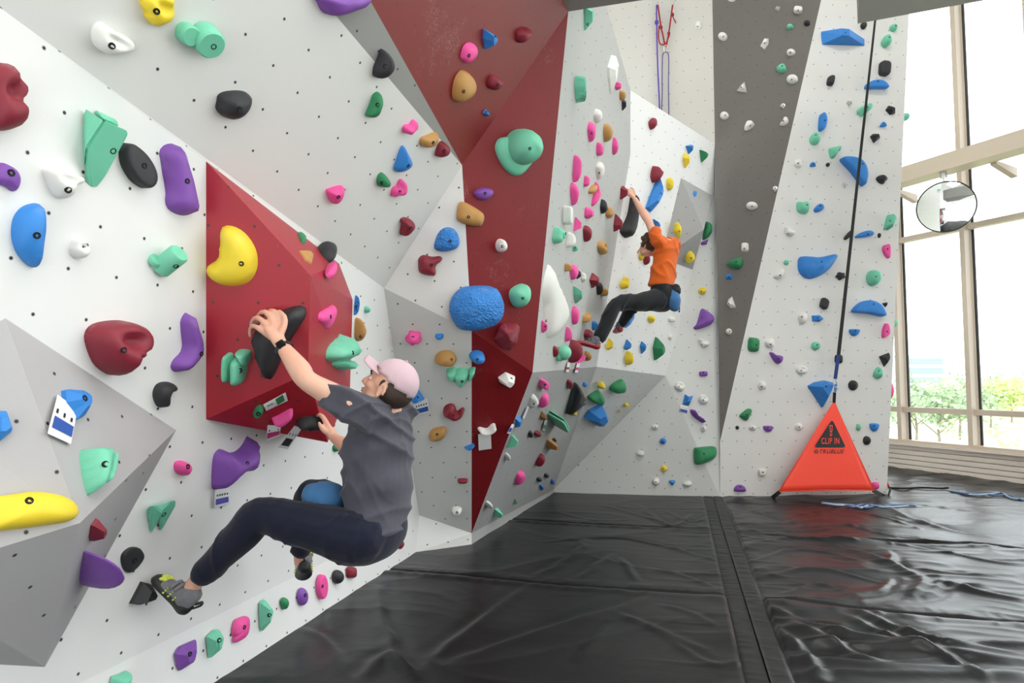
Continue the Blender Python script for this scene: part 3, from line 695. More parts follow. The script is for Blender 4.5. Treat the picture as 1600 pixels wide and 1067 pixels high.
def solid(P, Hh, style, ap=(0, 0), rng=None):
    """P: closed outline in plane metres; returns verts (x, y, z) and faces of a body standing on the plane"""
    if area2(P) < 0: P = P[::-1]
    c = P.mean(0); c = c + np.array(ap) * (P.max(0) - P.min(0)) * 0.5
    n = len(P)
    if style == 'i':
        D = np.linalg.norm(np.roll(P, -1, 0) - P, axis=1).mean() * 0.95
        x0, y0 = P.min(0); x1, y1 = P.max(0); g = []
        A_, B_ = P, np.roll(P, -1, 0)
        def dist(q):
            ab_ = B_ - A_; t = np.clip(((q - A_) * ab_).sum(1) / np.maximum((ab_ ** 2).sum(1), 1e-12), 0, 1)
            return np.sqrt((((A_ + ab_ * t[:, None]) - q) ** 2).sum(1).min())
        def ins(q):
            y = (A_[:, 1] > q[1]) != (B_[:, 1] > q[1])
            xx = A_[:, 0] + (q[1] - A_[:, 1]) / np.where(np.abs(B_[:, 1] - A_[:, 1]) < 1e-12, 1e-12, B_[:, 1] - A_[:, 1]) * (B_[:, 0] - A_[:, 0])
            return (np.sum(y & (q[0] < xx)) % 2) == 1
        r = 0
        yy = y0
        while yy <= y1:
            xx = x0 + (D / 2 if r % 2 else 0)
            while xx <= x1:
                q = np.array([xx, yy])
                if ins(q) and dist(q) > D * 0.35: g.append(q)
                xx += D
            yy += D * 0.87; r += 1
        pts = [Vector(p) for p in P] + [Vector(q) for q in g]
        vv, ee, ff, *_ = delaunay_2d_cdt(pts, [(i, (i + 1) % n) for i in range(n)], [], 1, 1e-7)
        d = np.array([0.0 if i < n else dist(np.array(v)) for i, v in enumerate(vv)]); dm = d.max() * 0.92 + 1e-9
        t = np.clip(d / dm, 0, 1); h = Hh * np.sqrt(np.maximum(0, 1 - (1 - t) ** 2))
        return [(v[0], v[1], hh) for v, hh in zip(vv, h)], [tuple(f) for f in ff], True
    if style == 'f':
        rings = [(1.0, 0.0), (0.93, 0.30), (0.42, 1.0)]
    elif style == 'h': rings = [(1.0, 0.0), (0.985, 0.62), (0.95, 0.86), (0.88, 0.96), (0.7, 1.0), (0.35, 1.02)]
    else: rings = [(s, (1 - s ** 2.3) ** (1 / 2.3)) for s in (1.0, 0.975, 0.9, 0.78, 0.6, 0.38, 0.18)]
    vs = []; fs = []
    for k, (s, h) in enumerate(rings):
        cc = c if style == 'f' else P.mean(0) * s + c * (1 - s) if False else c
        for p in P:
            q = c + (p - c) * s; z = h * Hh
            if style == 'j':
                e = (q - c) / (np.ptp(P, axis=0) * 0.5 + 1e-9); dd = (e[0] ** 2 * 2.2 + (e[1] - 0.22) ** 2 * 6)
                z *= 1 - 0.5 * math.exp(-dd * 2.0)
                z *= 1 + 0.25 * max(0, e[1] - 0.45) if s < 0.99 else 1
            if rng is not None and 0 < k and style != 'h':
                z *= 1 + 0.10 * noise.noise(Vector((q[0] * 14, q[1] * 14, rng)))
            vs.append((q[0], q[1], z))
    for k in range(len(rings) - 1):
        for i in range(n):
            j = (i + 1) % n; fs.append((k * n + i, k * n + j, (k + 1) * n + j, (k + 1) * n + i))
    k = (len(rings) - 1) * n
    if style == 'f': fs.append(tuple(range(k, k + n)))
    else:
        top = sum(v[2] for v in vs[k:]) / n * (1.0); vs.append((c[0], c[1], top)); fs += [(k + i, k + (i + 1) % n, len(vs) - 1) for i in range(n)]
    return vs, fs, style != 'f'
HOLDS = []
def make_hold(row, seed):
    f = row.split(';'); fac, col, style, prot, shp, bolt, adj = [x.strip() for x in f[:7]]
    pl = PL[fac]; prot = float(prot); polys = []
    wts = []
    for s in shp.split('/'):
        s = s.strip(); wts.append(1.0)
        if s[0] == '^': wts[-1] = float(s[1:].split()[0]); s = s.split(' ', 1)[1]
        if s[0] == '@':
            q = s[1:].split(','); polys.append((box_poly(*[float(x) for x in q[:4]], q[4], float(q[5]) if len(q) > 5 else 0), q[4] not in 'tvkp' or style != 'f'))
        else:
            polys.append(([tuple(float(x) for x in t.split(',')) for t in s.split()], style not in 'f'))
    allp = np.array([p for q, _ in polys for p in q]); lo, hi = allp.min(0), allp.max(0); cen = (lo + hi) / 2; size = hi - lo
    Q0 = hit(cen[0], cen[1], pl); dist = (Q0 - C0).dot(Vector((0, math.cos(PITCH), math.sin(PITCH))))
    nrm = pl[1]; xx = UP.cross(nrm); xx = xx.normalized() if xx.length > 1e-3 else Vector((1, 0, 0)); yy = nrm.cross(xx)
    Hh = prot * math.sqrt(size[0] * size[1]) * dist / FOC
    big = max(size) > 26
    sc = np.array([0.9, 0.9]); sh = np.zeros(2); dimple = style == 'p'
    st = 'r' if dimple else style
    for it in range(5):
        vs = []; fs = []; sm = True
        for (q, smo), wt in zip(polys, wts):
            P = resample([tuple(p) for p in q], 36 if big else 22, smo) if not (st == 'f') else np.array(q)
            P = cen + sh + (P - cen) * sc
            loc = np.array([((hit(x, y, pl) - Q0).dot(xx), (hit(x, y, pl) - Q0).dot(yy)) for x, y in P])
            a_, b_, sm = solid(loc, Hh * (0.6 + 0.4 * math.sqrt(abs(np.prod(np.ptp(np.array(q), axis=0))) / max(1e-6, np.prod(size)))) * wt if len(polys) > 1 else Hh, st, rng=seed * 3.7)
            o_ = len(vs); vs += a_; fs += [tuple(i + o_ for i in t) for t in b_]
        wv = [Q0 + xx * x + yy * y + nrm * z for x, y, z in vs]
        pp = np.array([toPx(w) for w in wv]); l2, h2 = pp.min(0), pp.max(0)
        sc = np.clip(sc * np.clip(size / (h2 - l2), 0.5, 1.6), 0.22, 1.6); sh = sh + (cen - (l2 + h2) / 2)
    bc = Vector((sum(v[0] for v in vs) / len(vs), sum(v[1] for v in vs) / len(vs), 0))
    org = Q0 + xx * bc.x + yy * bc.y
    me = bpy.data.meshes.new('climbing_hold'); me.from_pydata([(x - bc.x, y - bc.y, z - 0.001) for x, y, z in vs], [], fs); me.update()
    if sm: me.polygons.foreach_set('use_smooth', [True] * len(me.polygons))
    me.materials.append(HMD[col] if dimple and col in HMD else HM[col])
    o = bpy.data.objects.new('climbing_hold', me); COL.objects.link(o)
    o.matrix_world = Matrix(((xx.x, yy.x, nrm.x, org.x), (xx.y, yy.y, nrm.y, org.y), (xx.z, yy.z, nrm.z, org.z), (0, 0, 0, 1)))
    if bolt != '-':
        bvh = BVHTree.FromPolygons(wv, fs)
        if bolt == 'c': tries = [cen + size * np.array(t) for t in ((0.08, 0.05), (0, 0), (-0.1, 0.1), (0.1, -0.15))]
        else: tries = [np.array([float(x) for x in bolt.split(',')]), cen]
        for b in tries:
            h = bvh.ray_cast(C0, ray(b[0], b[1]).normalized())
            if h[0] is not None:
                nn = h[1] if h[1].dot(C0 - h[0]) > 0 else -h[1]
                nn = (nn * 0.6 + nrm * 0.4).normalized()
                r = 0.0115 if max(size) > 12 else 0.009
                bo = bpy.data.objects.new('bolt', BOLT); COL.objects.link(bo); bo.parent = o
                M_ = Matrix.Translation(h[0] + nn * 0.001) @ nn.to_track_quat('Z', 'Y').to_matrix().to_4x4() @ Matrix.Diagonal((r, r, r, 1))
                bo.matrix_parent_inverse = o.matrix_world.inverted(); bo.matrix_world = M_
                bo.matrix_parent_inverse = Matrix.Identity(4); bo.matrix_basis = o.matrix_world.inverted() @ M_
                break
    HOLDS.append(dict(o=o, fac=fac, col=HC[col][0], adj=adj, c=cen, s=size))
    return o
HOLD_ROWS = '''
A;R;j;.55;-32,180 -36,140 -28,108 -10,98 0,97 10,97 18,101 24,112 34,121 43,128 46,137 42,147 34,155 37,165 44,175 45,187 38,197 20,203 0,205 -20,200;-;big chalky lumpy
A;K;h;.28;195,223 205,226 225,240 240,258 247,275 244,288 234,294 222,291 205,280 190,260 185,243 187,230;226,259;smooth oval
A;P;i;.3;250,248 248,238 255,228 268,224 279,227 287,240 292,255 300,275 308,305 312,325 309,333 295,337 278,334 264,326 259,315 260,300 254,270;293,283;long curved pill shaped
A;W;j;.5;65,265 75,262 100,268 125,275 133,280 130,286 118,290 112,303 105,310 92,310 82,302 72,285;107,297;lipped jug shaped
A;P;r;.35;-15,262 0,254 12,257 25,264 32,274 33,284 28,296 20,299 8,292 -15,282;18,270;rounded slab like
A;B;r;.40;65,317 69,318 72,332 73,350 72,365 66,400 62,416 58,418 45,412 27,395 18,375 17,355 22,338 35,325 50,319;58,368;large half moon
A;W;j;.6;@108,372,142,404,b,200;133,384;small two lobed
A;R;j;.6;131,525 140,510 160,503 195,500 220,504 235,513 241,525 238,540 228,546 217,552 213,560 195,560 190,572 191,580 184,587 170,583 150,570 137,548;194,547;huge chalky dripping jug
A;P;i;.35;297,488 305,495 310,510 318,530 319,545 315,557 300,572 285,581 272,581 266,573 272,562 285,552 290,540 287,515 287,500;315,553;boomerang shaped
A;K;i;.5;245,600 258,596 273,597 278,605 275,613 268,612 263,618 262,628 257,637 246,635 238,622 238,610;-;hook shaped
A;N;i;.6;271,728 274,721 285,719 297,722 301,729 297,737 290,743 275,738;294,729;small blocky
A;P;i;.42;331,763 330,745 333,715 341,703 350,701 362,706 375,706 390,697 402,681 406,682 407,695 404,720 398,733 390,737 375,738 350,755 337,765;387,724;long bone shaped
V1c;R;f;.6;139,838 145,820 161,809 167,818 166,828 145,846 141,845;-;small angular
V1c;P;r;.9;128,915 130,900 145,870 152,860 170,862 185,872 189,882 186,890 160,910 140,920;-;large smooth egg shaped
A;K;h;.15;188,876 190,864 203,854 218,854 226,863 226,872 215,886 201,895 192,889;211,876;flat round disc
A;K;f;.5;201,943 222,908 240,912 247,925 238,938 215,945;-;pointed foot wedge
AK;P;f;.35;272,1022 280,1010 307,999 308,1010 302,1035 280,1048 276,1040;297,1022;four cornered slab
AK;M;f;.5;322,995 340,984 350,983 346,1000 338,1022 328,1028 325,1015/322,995 335,987 332,1006 327,1026;343,1000;split fin
AK;N;r;.3;362,990 366,970 378,963 389,962 391,975 386,993 368,1004 363,1000 366,994;382,980;chunky notched
AK;M;f;.5;405,942 417,936 427,948 424,960 411,986 407,980;421,961;tall dagger shaped
AK;G;r;.5;@438,933,452,952,b,30;-;small knobbly
AK;P;r;.4;@464,918,482,946,o,25;477,930;small oval
AK;N;h;.28;@494,897,513,936,o,8;504,916;tall oval
AK;K;r;.5;@519,890,538,912,o,40;-;small shiny oval
AK;R;r;.5;@541,885,558,903,q;-;small round
AK;B;f;.5;@604,853,614,868,t,10;-;tiny pointed
AK;R;r;.5;@622,843,632,858,d,20;-;tiny drop shaped
AK;M;i;.5;172,1064 176,1056 190,1053 205,1048 207,1058 200,1072 180,1085 172,1080;-;two humped
A;B;p;.5;553,492 557,466 560,461 562,466 561,480 557,492;558,479;narrow dimpled
A;M;r;.8;@569,478,579,489,o;-;tiny round
A;T;r;.6;554,525 556,500 562,496 569,505 572,515 568,530 561,533;564,526;egg shaped
A;G;r;.6;@519,694,531,706,o;-;tiny round
V1a;B;f;.4;-15,642 10,642 20,671 18,676 0,690 -18,690;-;large angular block
V1b;B;f;.45;95,610 105,608 135,610 145,620 145,640 138,652 120,659 112,645 98,630;133,622;stubby chamfered
V1b;M;i;.55;124,703 140,699 170,700 175,704 172,725 165,745 150,775 143,775 130,742/172,713 184,711 186,716 178,745 166,764 160,757;165,725;cup shaped twin lobed
V1a;Y;r;.3;-40,780 0,774 45,768 85,772 112,782 124,797 122,808 105,818 50,826 0,832 -40,834;46,782;long flat loaf shaped
V2f;Y;i;.3;347,355 358,352 375,358 390,372 400,390 403,410 400,425 390,440 370,447 345,445 328,435 322,425 325,415 340,405 343,390 344,375 344,364;377,412;big smooth kidney shaped
V2f;M;i;.75;360,563 366,556 374,554 384,558 387,566 387,580 382,596 370,603 361,597 360,580/347,552 360,551 361,570 358,595 348,594 345,580/368,546 393,545 394,560 386,570;375,579;cluster of three tubes
V2f;K;i;.38;437,487 455,479 472,477 479,484 475,500 452,535 437,567 424,593 415,591 404,573 394,541 392,527 400,514;-;huge boomerang shaped
V2r;N;r;.4;497,488 515,480 527,476 527,490 515,510 508,514 503,505 495,502;517,495;wavy shell shaped
V2r;M;i;.6;506,558 512,542 530,530 543,526 548,520 554,528 565,535 565,552 558,561 530,566 512,565/522,564 560,560 562,572 550,580 535,576 525,572;552,551;whale like lobed
V2t;G;r;.4;465,363 470,362 479,372 478,381 472,379;-;thin sliver like
V2t;T;f;.4;467,391 480,391 490,402 487,413 478,408;-;small faceted
V2t;K;r;.55;496,378 505,375 518,384 527,398 526,410 520,411 502,393;-;grooved oval
V2t;N;r;.7;508,425 513,410 520,409 527,420 527,436 515,432;-;small puffy
V2b;G;r;.6;395,650 400,637 408,632 412,638 405,651 399,654;404,647;small pale rimmed
V2b;N;i;.5;424,660 435,652 452,638 458,638 457,648 445,663 432,668;-;slim pointed
V2b;K;i;.6;462,664 475,652 490,650 505,653 507,660 500,668 485,673 468,670;486,671;long gripped
B1;W;j;.55;142,45 150,35 160,34 180,47 205,60 211,72 205,78 180,84 165,86 150,78 142,65;175,72;large jug shaped
B1;Y;j;.5;217,-12 217,10 222,17 222,25 235,41 250,40 267,32 273,20 272,5 265,-14;245,18;big scooped
B1;K;r;.5;338,160 341,148 355,142 380,141 393,146 394,155 388,170 375,182 358,187 343,180 336,170;375,171;big glossy potato shaped
B1;G;r;.5;593,143 598,145 599,155 594,167 585,184 572,184 570,180 580,160 585,148;590,164;slanted ridged
B1;N;i;.55;628,201 633,195 643,194 648,187 654,186 653,198 645,205 638,211 630,208;-;small curled
B1;B;r;.4;629,227 635,232 645,250 645,258 635,266 622,269 615,266 617,255;638,259;chalky triangular
B1;G;r;.55;588,280 593,270 600,269 611,283 608,292 595,293 589,290;597,286;small domed
B1;N;i;.5;610,308 613,294 622,290 628,279 637,282 637,295 630,305 617,306;625,300;small saddle shaped
B1;N;r;.5;509,298 515,294 538,289 539,298 532,312 523,319 514,313;529,308;plump triangular
B1;R;r;.55;624,366 627,350 625,343 632,339 645,342 649,350 640,362 630,369;642,356;small hooked
B1;T;r;.5;655,225 657,216 665,212 683,206 686,210 684,218 676,228 662,231;677,223;slanted rough
B1;R;r;.6;679,245 682,232 688,222 695,220 704,228 703,236 695,243 684,246;694,236;small beaked
B1;P;r;.45;488,-15 491,5 498,18 510,25 530,22 560,12 577,5 582,-15;-;big purple blob like
C;K;r;.6;582,118 584,105 592,90 600,76 612,86 617,100 613,110 600,120 588,123;602,104;craggy pointed
B2;B;p;.5;678,388 680,375 688,360 700,355 712,360 718,375 715,387 700,393 685,393;703,377;dimpled egg shaped
B2;R;i;.5;654,403 662,398 675,401 688,400 691,406 681,415 681,428 675,431 656,426 653,412;674,414;three cornered
R2;B;p;.42;735,447 760,446 778,450 787,468 788,485 783,500 770,510 740,517 718,514 705,495 702,480 708,462 722,450;754,502;huge dimpled boulder shaped
R2;T;r;.38;713,335 716,318 725,315 750,329 757,338 754,350 748,354 725,350 714,343;732,339;large smooth half round
B3;N;r;.7;@633,516,659,540,s,10;645,527;knobbly ball shaped
B3;B;f;.8;@680,521,693,531,q;-;tiny cube like
B3;T;r;.65;679,565 683,553 693,547 706,549 713,560 710,572 700,573 686,570;705,562;rough rounded
B3;M;i;.6;697,576 712,573 713,590 703,595 699,590/708,580 720,573 733,578 730,595 722,606 715,605 709,592/733,575 743,573 738,588 731,596;722,596;triple tube
B3;R;i;.5;692,648 694,636 702,630 710,632 714,644 722,637 726,640 722,652 710,658 698,652;708,650;crescent shaped
B3;T;r;.55;670,690 671,675 680,668 695,666 698,677 690,688;683,679;rough blocky
B3;B;f;.5;725,700 740,692 742,698 736,704 728,704;-;small angular
B3;R;r;.6;@715,747,731,756,q;-;thin bar like
B3;W;r;.7;@706,791,722,806,o,30;714,801;small domed
B3;B;f;.55;641,620 650,603 663,625 650,631 643,628;652,621;kite shaped
R1;B;f;.6;755,45 760,46 778,53 777,60 770,68 758,77 754,60;774,58;pointed angular
R1;R;r;.6;806,65 808,50 818,42 830,43 832,52 825,57 811,67;-;upper winged
R1;N;r;.4;719,90 724,73 733,66 743,68 747,78 742,90 730,99 722,95;733,87;shell shaped
R1;T;r;.38;706,150 710,125 722,109 735,114 745,130 742,145 728,157 712,160;725,143;big spoon shaped
R1;R;r;.6;761,130 768,116 778,119 787,126 780,136 770,141 762,137;778,133;lower winged
R1;B;f;.7;@754,170,766,182,k;760,176;tiny angular
R2;M;r;.62;@789,201,847,259,o/^0.3 773,235 775,222 788,214 845,214 849,235 845,248 825,270 810,275 795,268 783,255;828,232;big hat shaped rimmed dome
R2;P;r;.5;740,300 752,293 768,295 771,302 765,310 752,313 743,308;758,302;slim oval
R2;W;r;.9;@774,373,793,394,o;785,385;small round
R2;M;r;.6;795,460 800,450 815,443 826,444 830,455 826,470 813,481 801,476;817,466;smooth egg shaped
R3;B;r;.8;@733,547,758,569,o;746,562;round ribbed
R3;W;f;.6;778,590 790,581 805,588 804,598 795,606 780,597;799,592;diamond shaped
R3;W;i;.6;746,672 750,669 762,672 770,662 776,661 776,668 768,677 757,680 748,678;-;banana shaped
D1;M;f;.5;912,12 928,11 927,25 915,48;919,38;tall hanging wedge
D1;M;i;.7;899,131 903,118 909,120 909,140 909,162 904,150 900,138/909,120 915,120 915,145 912,163;-;paired stalactite shaped
D1;W;f;.3;949,105 958,86 967,87 964,105 957,140 955,147 950,122;-;long thin blade
D1;N;r;.8;@961,128,971,141,s;-;tiny star shaped
D1;T;r;.7;968,142 975,141 978,148 973,157 969,154;-;small nubbly
D1;K;f;.6;972,158 978,154 978,165 974,173;-;narrow pointed
D1;W;r;.6;@928,170,941,192,b,20;-;small curved
D1;N;r;.5;@918,190,931,222,d;925,208;tall pod shaped
D1;T;r;.6;@943,193,957,222,o,10;-;tall oval
D1;N;r;.6;@932,222,943,244,q,8;-;short bar like
D1;N;r;.5;@957,214,966,242,d,190;-;narrow leaf shaped
D1;N;r;.5;895,275 899,248 904,242 909,258 905,275 898,285;-;large leaf shaped
D1;W;r;.5;@931,252,945,280,d,10;937,270;slotted pod shaped
D1;N;r;.6;@912,274,922,292,c,12;-;short tube like
D1;N;r;.5;891,295 897,285 905,302 900,315 896,321;-;folded leaf shaped
D1;T;r;.6;919,300 924,292 934,288 932,296 924,303;-;small slanted
D1;N;r;.4;924,318 930,300 934,284 939,300 936,308 926,322;-;tall flame shaped
D1;K;r;.6;@938,311,949,334,d,190;-;small leaf shaped
D1;T;r;.6;@946,322,959,341,q,15;-;blocky pitted
D1;N;f;.6;@913,323,928,342,q,8;-;two step block
D1;W;h;.6;@880,321,895,351,q,6;-;tall loaf shaped
D1;N;f;.6;@896,339,909,361,v;-;small triangular
D1;M;i;.6;863,372 869,354 874,366 874,380 866,381/872,362 879,356 886,364 884,372 875,377;884,365;twin shell shaped
D1;R;r;.6;@911,352,925,378,d,15;-;slanted pod like
D1;W;i;.6;885,384 889,368 893,362 900,370 898,382 890,387;-;curled crescent
D1;M;r;.9;@895,382,903,393,o;899,387;tiny ring like
D1;R;f;.6;959,352 965,334 973,346 966,358 959,362;-;pointed kite
D1;R;f;.6;969,312 971,294 978,290 981,300 974,309;-;narrow gripped
D1;T;j;.6;@933,376,950,398,b,20;-;scooped
D1;T;r;.9;@883,411,893,424,q;-;small stub like
D1;N;r;.5;@890,413,904,437,d,15;-;leaning pod like
D1;K;f;.6;@899,420,908,436,k;-;small faceted
D1;W;r;.6;@908,426,916,441,s;-;small bumpy
D1;R;f;.6;@921,426,936,450,k,10;-;lumpy pointed
D1;K;r;.6;@932,440,942,461,d,10;-;slim shaded
D1;T;r;.8;@938,448,950,463,q;-;stubby blunt
D1;M;f;.6;896,447 903,451 911,456 903,474 897,460;-;jagged wedge
D1;W;i;.2;857,413 862,415 870,435 885,465 890,485 885,505 870,525 855,529 853,510 850,480 847,455 850,435;854,501;very large flame shaped
D1;N;r;.5;@893,478,905,507,o,5;-;dished oval
D1;N;f;.6;@846,500,855,520,q,8;853,510;small flat
D1;N;r;.6;@883,510,894,533,v;-;small flame shaped
D1;T;i;.7;910,504 913,492 919,493 925,487 925,495 916,501;-;branching
D1;B;f;.6;@925,501,936,516,q;-;short square
D1;R;r;.6;@912,514,927,532,o;-;rounded dull
D1;R;r;.6;@864,540,873,558,d,10;-;small drop like
D1;R;r;.7;889,545 900,530 910,548 900,560 889,567;-;blocky foot
D1;N;f;.6;900,568 908,552 915,550 915,558 907,566;-;tilted flat
D1;T;r;.8;@913,548,924,564,o,20;917,560;small knuckle like
D2;N;h;.6;@842,591,859,610,q,18;852,601;slanted rectangular
D2;W;i;.5;827,632 833,615 840,617 843,626 839,634 837,628 834,636 829,637;835,631;curved ear shaped
D2;N;r;.5;842,636 848,620 858,613 857,628 846,637;-;slanted leaf shaped
D2;B;f;.5;804,668 806,654 815,648 815,658 808,668;-;slanted oblong
D2;M;f;.6;792,700 804,680 808,679 811,685 802,692;-;long tapering wedge
D2;W;r;.8;@789,707,798,720,o;-;small boxy
D2;T;f;.7;@844,642,854,657,k;-;small pyramid
D2;K;r;.6;@825,672,833,684,u,20;-;small fin like
D2;R;r;.6;@834,672,846,683,o,-30;-;small bean like
D2;M;h;.8;857,652 862,645 882,666 888,671 879,676/863,642 867,641 889,663 886,670;-;double log shaped
D2;T;f;.8;@854,685,873,704,q,8;-;big boxy
D2;K;f;.6;@863,684,870,691,q;-;tiny square
D2;R;r;.6;836,729 845,712 852,708 850,717 840,729;-;slim slanted
D2;R;r;.6;@885,592,896,608,o,25;-;small upper oval
D2;K;r;.4;883,648 890,625 900,598 904,597 912,608 914,618 908,632 890,646;-;large shark fin shaped
D2;Y;r;.7;@891,640,902,650,s;-;tiny knobbly
D2;T;r;.7;@910,617,916,626,o;-;tiny blunt
D2;B;f;.4;@910,596,918,605,q,20;-;tiny flat
D2;N;r;.5;804,758 808,742 818,734 821,740 816,751;-;large leaf like
D2;K;r;.5;@838,745,847,753,o,-35;-;tiny lower lozenge
D2;K;r;.5;@850,739,858,747,o,-35;-;tiny upper lozenge
D2;B;r;.6;@843,756,850,766,d;-;tiny drop shaped
D2;B;r;.6;@860,747,867,757,u;-;tiny pointed
D2;M;f;.7;771,809 774,796 780,793 788,803 779,802;-;ridged wedge
D2;M;f;.7;@802,779,809,788,v;-;tiny wedge
D2;W;r;.8;@759,782,770,795,o;-;low domed
E;R;r;.6;1013,193 1017,187 1024,184 1027,190 1025,198 1018,203;-;small top kidney like
E;B;f;.6;1071,228 1084,226 1078,241;-;small triangular
E;Y;f;.6;1067,247 1071,239 1078,250 1074,263;-;small faceted pointed
E;G;f;.6;1093,234 1100,237 1107,243 1098,254;-;pointed
E;R;i;.6;1016,276 1020,262 1025,259 1030,263 1037,268 1033,278 1022,286;-;lumpy three lobed
E;B;f;.35;1033,274 1037,290 1033,305 1016,332 1008,325 1017,305;1033,302;long curved plank like
E;Y;p;.5;@1041,277,1053,298,o,10;-;dimpled oval
E;K;i;.35;993,300 998,306 1000,318 998,340 993,360 985,372 977,371 968,361 975,352 985,335 990,315;-;very long curved
E;B;f;.6;1020,342 1023,343 1032,354 1030,359 1026,356;-;short oblong
E;Y;r;.6;@998,391,1007,407,o,15;-;half hidden oval
E;R;r;.6;@1005,394,1016,414,o,-20;-;rounded half hidden
E;Y;i;.7;969,442 976,438 979,432 984,436 983,446 978,452 970,450;-;twin lobed
V3b;B;f;.5;@1083,298,1089,308,d,-20;-;tiny slanted
V3a;Y;i;.6;1052,361 1056,347 1064,355 1065,364 1061,374 1058,367;1062,361;hooked
V3c;Y;r;.6;1070,407 1074,397 1082,392 1086,399 1080,407 1072,411;1080,403;smooth oval
F2;G;r;.6;1097,375 1099,352 1104,346 1112,352 1113,364 1107,373;-;big half hidden round
F2;P;f;.5;1094,379 1107,374 1104,382 1096,383;-;small flat
E;B;f;.35;974,512 980,489 992,491 978,512;-;flat panel shaped
E;Y;r;.7;@1012,492,1024,505,d;-;small drop shaped
E;B;f;.6;974,544 983,530 987,537 985,544 980,547;-;small winged
E;B;f;.6;1000,540 1005,533 1010,540 1004,553;-;small folded
E;Y;f;.6;946,544 955,528 959,535 953,547;-;slanted
E;Y;r;.7;@976,548,990,570,u,10;-;lowest knobbly
E;G;f;.55;1020,543 1028,526 1039,538 1037,553 1024,563;-;large faceted gem shaped
E;W;r;.6;@1044,495,1056,503,q;-;upper small
E;W;r;.6;@1044,521,1051,531,u;-;lower small
F1;Y;i;.7;934,604 938,599 942,596 946,599 945,605 938,608;-;twin lobed
F1;G;r;.6;918,623 932,611 938,609 945,620 943,631 936,634;-;lower rounded
F1;G;r;.6;952,613 958,601 975,592 979,600 978,610 968,615;-;upper rounded
F1;B;f;.45;912,653 920,641 940,630 944,636 951,652 936,667;-;large five sided
F1;Y;r;.6;@975,629,983,637,k;-;tiny
F2;Y;r;.7;@1091,449,1104,460,o,-20;1096,455;small oval
F2;P;r;.45;1083,512 1089,505 1095,485 1099,482 1113,492 1116,500 1110,508 1090,515;1097,496;large triangular
F2;W;j;.6;1090,529 1100,531 1109,536 1105,543 1096,543;1097,539;small shelf shaped
F2;P;r;.6;@1092,580,1106,588,q;1099,582;small bar like
F2;W;j;.6;@1053,596,1070,612,b,10;1061,604;curled
F2;B;f;.6;1066,632 1070,616 1075,620 1083,618 1076,634;1073,625;small bow tie shaped
F2;W;j;.6;@1091,616,1107,632,b,200;1099,625;hooked
F2;P;i;.6;1078,640 1082,639 1090,648 1102,656 1103,661 1098,660 1086,652 1079,645;-;slim bone shaped
F2;W;r;.7;@1094,664,1104,675,o;1099,669;little round
F3;W;r;.7;@1018,663,1029,671,o;1024,667;little oval
F3;B;r;.7;@1031,684,1041,694,o;1036,689;little round
F3;W;r;.7;@995,704,1007,713,o,20;-;little slanted
F2;G;r;.4;1084,702 1088,699 1115,697 1120,702 1119,712 1110,720 1090,726 1085,720;1100,709;large rounded block
F3;Y;r;.7;@1032,727,1043,737,s;1037,732;little knobbly
F3;W;r;.7;@1019,746,1031,758,o;1025,753;little button like
F3;B;r;.7;@1045,750,1055,758,t;-;little pointed
F3;W;r;.7;@1067,751,1081,760,d,80;-;little fin like
G;W;r;.7;@1086,33,1096,46,q;1090,41;single squarish
H;W;r;.6;@1137,-8,1150,3,o;-;topmost cut off
H;W;r;.6;@1122,50,1137,64,b,20;1130,57;C shaped
H;W;f;.5;1188,72 1194,60 1201,60 1201,68 1195,78;1195,67;arrow shaped
H;W;h;.6;@1240,9,1254,22,q,10;1247,16;top rounded square
H;M;r;.7;@1229,37,1240,47,o;-;upper little
H;K;r;.7;@1256,31,1266,41,o;-;single little
H;W;r;.6;@1229,76,1243,88,o;1235,82;nearly round
H;M;r;.7;@1213,99,1229,114,u,20;1222,103;lower domed
H;W;r;.6;@1229,116,1247,131,o;1237,124;broad bean like
H;W;f;.5;@1151,128,1167,145,v,15;1158,136;notched
H;W;r;.6;@1125,174,1139,187,o,30;1133,180;rounded triangular
H;W;i;.6;1163,203 1166,190 1175,188 1179,194 1175,200 1168,204;1172,196;slipper shaped
H;W;i;.6;1218,195 1222,190 1226,182 1232,184 1232,192 1226,197 1220,197;1224,189;kidney shaped
H;W;r;.6;@1166,315,1184,328,o,-10;1175,322;wide oval
H;W;r;.6;@1158,379,1170,394,q;1163,388;upright
H;G;r;.6;1136,412 1150,403 1161,402 1161,415 1152,421;1150,409;large beaked
H;B;f;.6;@1133,428,1145,437,q,10;1139,432;little block like
H;W;f;.5;1136,475 1138,468 1144,463 1150,481 1142,482;1139,474;fin shaped
H;W;r;.7;@1134,513,1144,523,o;1140,517;little button like
I;K;r;.6;@1344,34,1355,46,o;-;half hidden by the soffit, small
I;K;r;.6;1291,130 1294,120 1301,117 1305,120 1304,130 1301,135 1293,134;-;thumb shaped
I;M;r;.7;@1389,37,1403,50,b,200;1400,40;top small
I;M;r;.7;@1376,53,1394,75,u,10;1390,58;tall domed
I;K;h;.4;@1372,94,1393,120,q,6;-;large rounded square
I;B;h;.4;1350,137 1352,131 1360,126 1372,124 1383,128 1390,137 1388,140 1370,140 1352,140;1372,127;upper flat bottomed half moon
I;W;r;.7;@1325,154,1332,161,o;-;tiny ball like
I;M;i;.9;1338,172 1341,168 1353,161 1360,163 1364,171 1362,175 1350,183 1344,180;1355,167;twin log shaped
I;K;f;.5;1383,172 1388,165 1398,169 1399,178 1391,180;-;pentagonal
I;B;r;.6;@1374,190,1386,199,v;1381,193;small rounded
I;K;f;.6;1359,213 1363,209 1370,209 1375,217 1365,224;-;faceted cube like
I;B;h;.5;1278,206 1279,185 1282,177 1287,175 1292,182 1293,192 1288,206;1289,188;tall thumb shaped
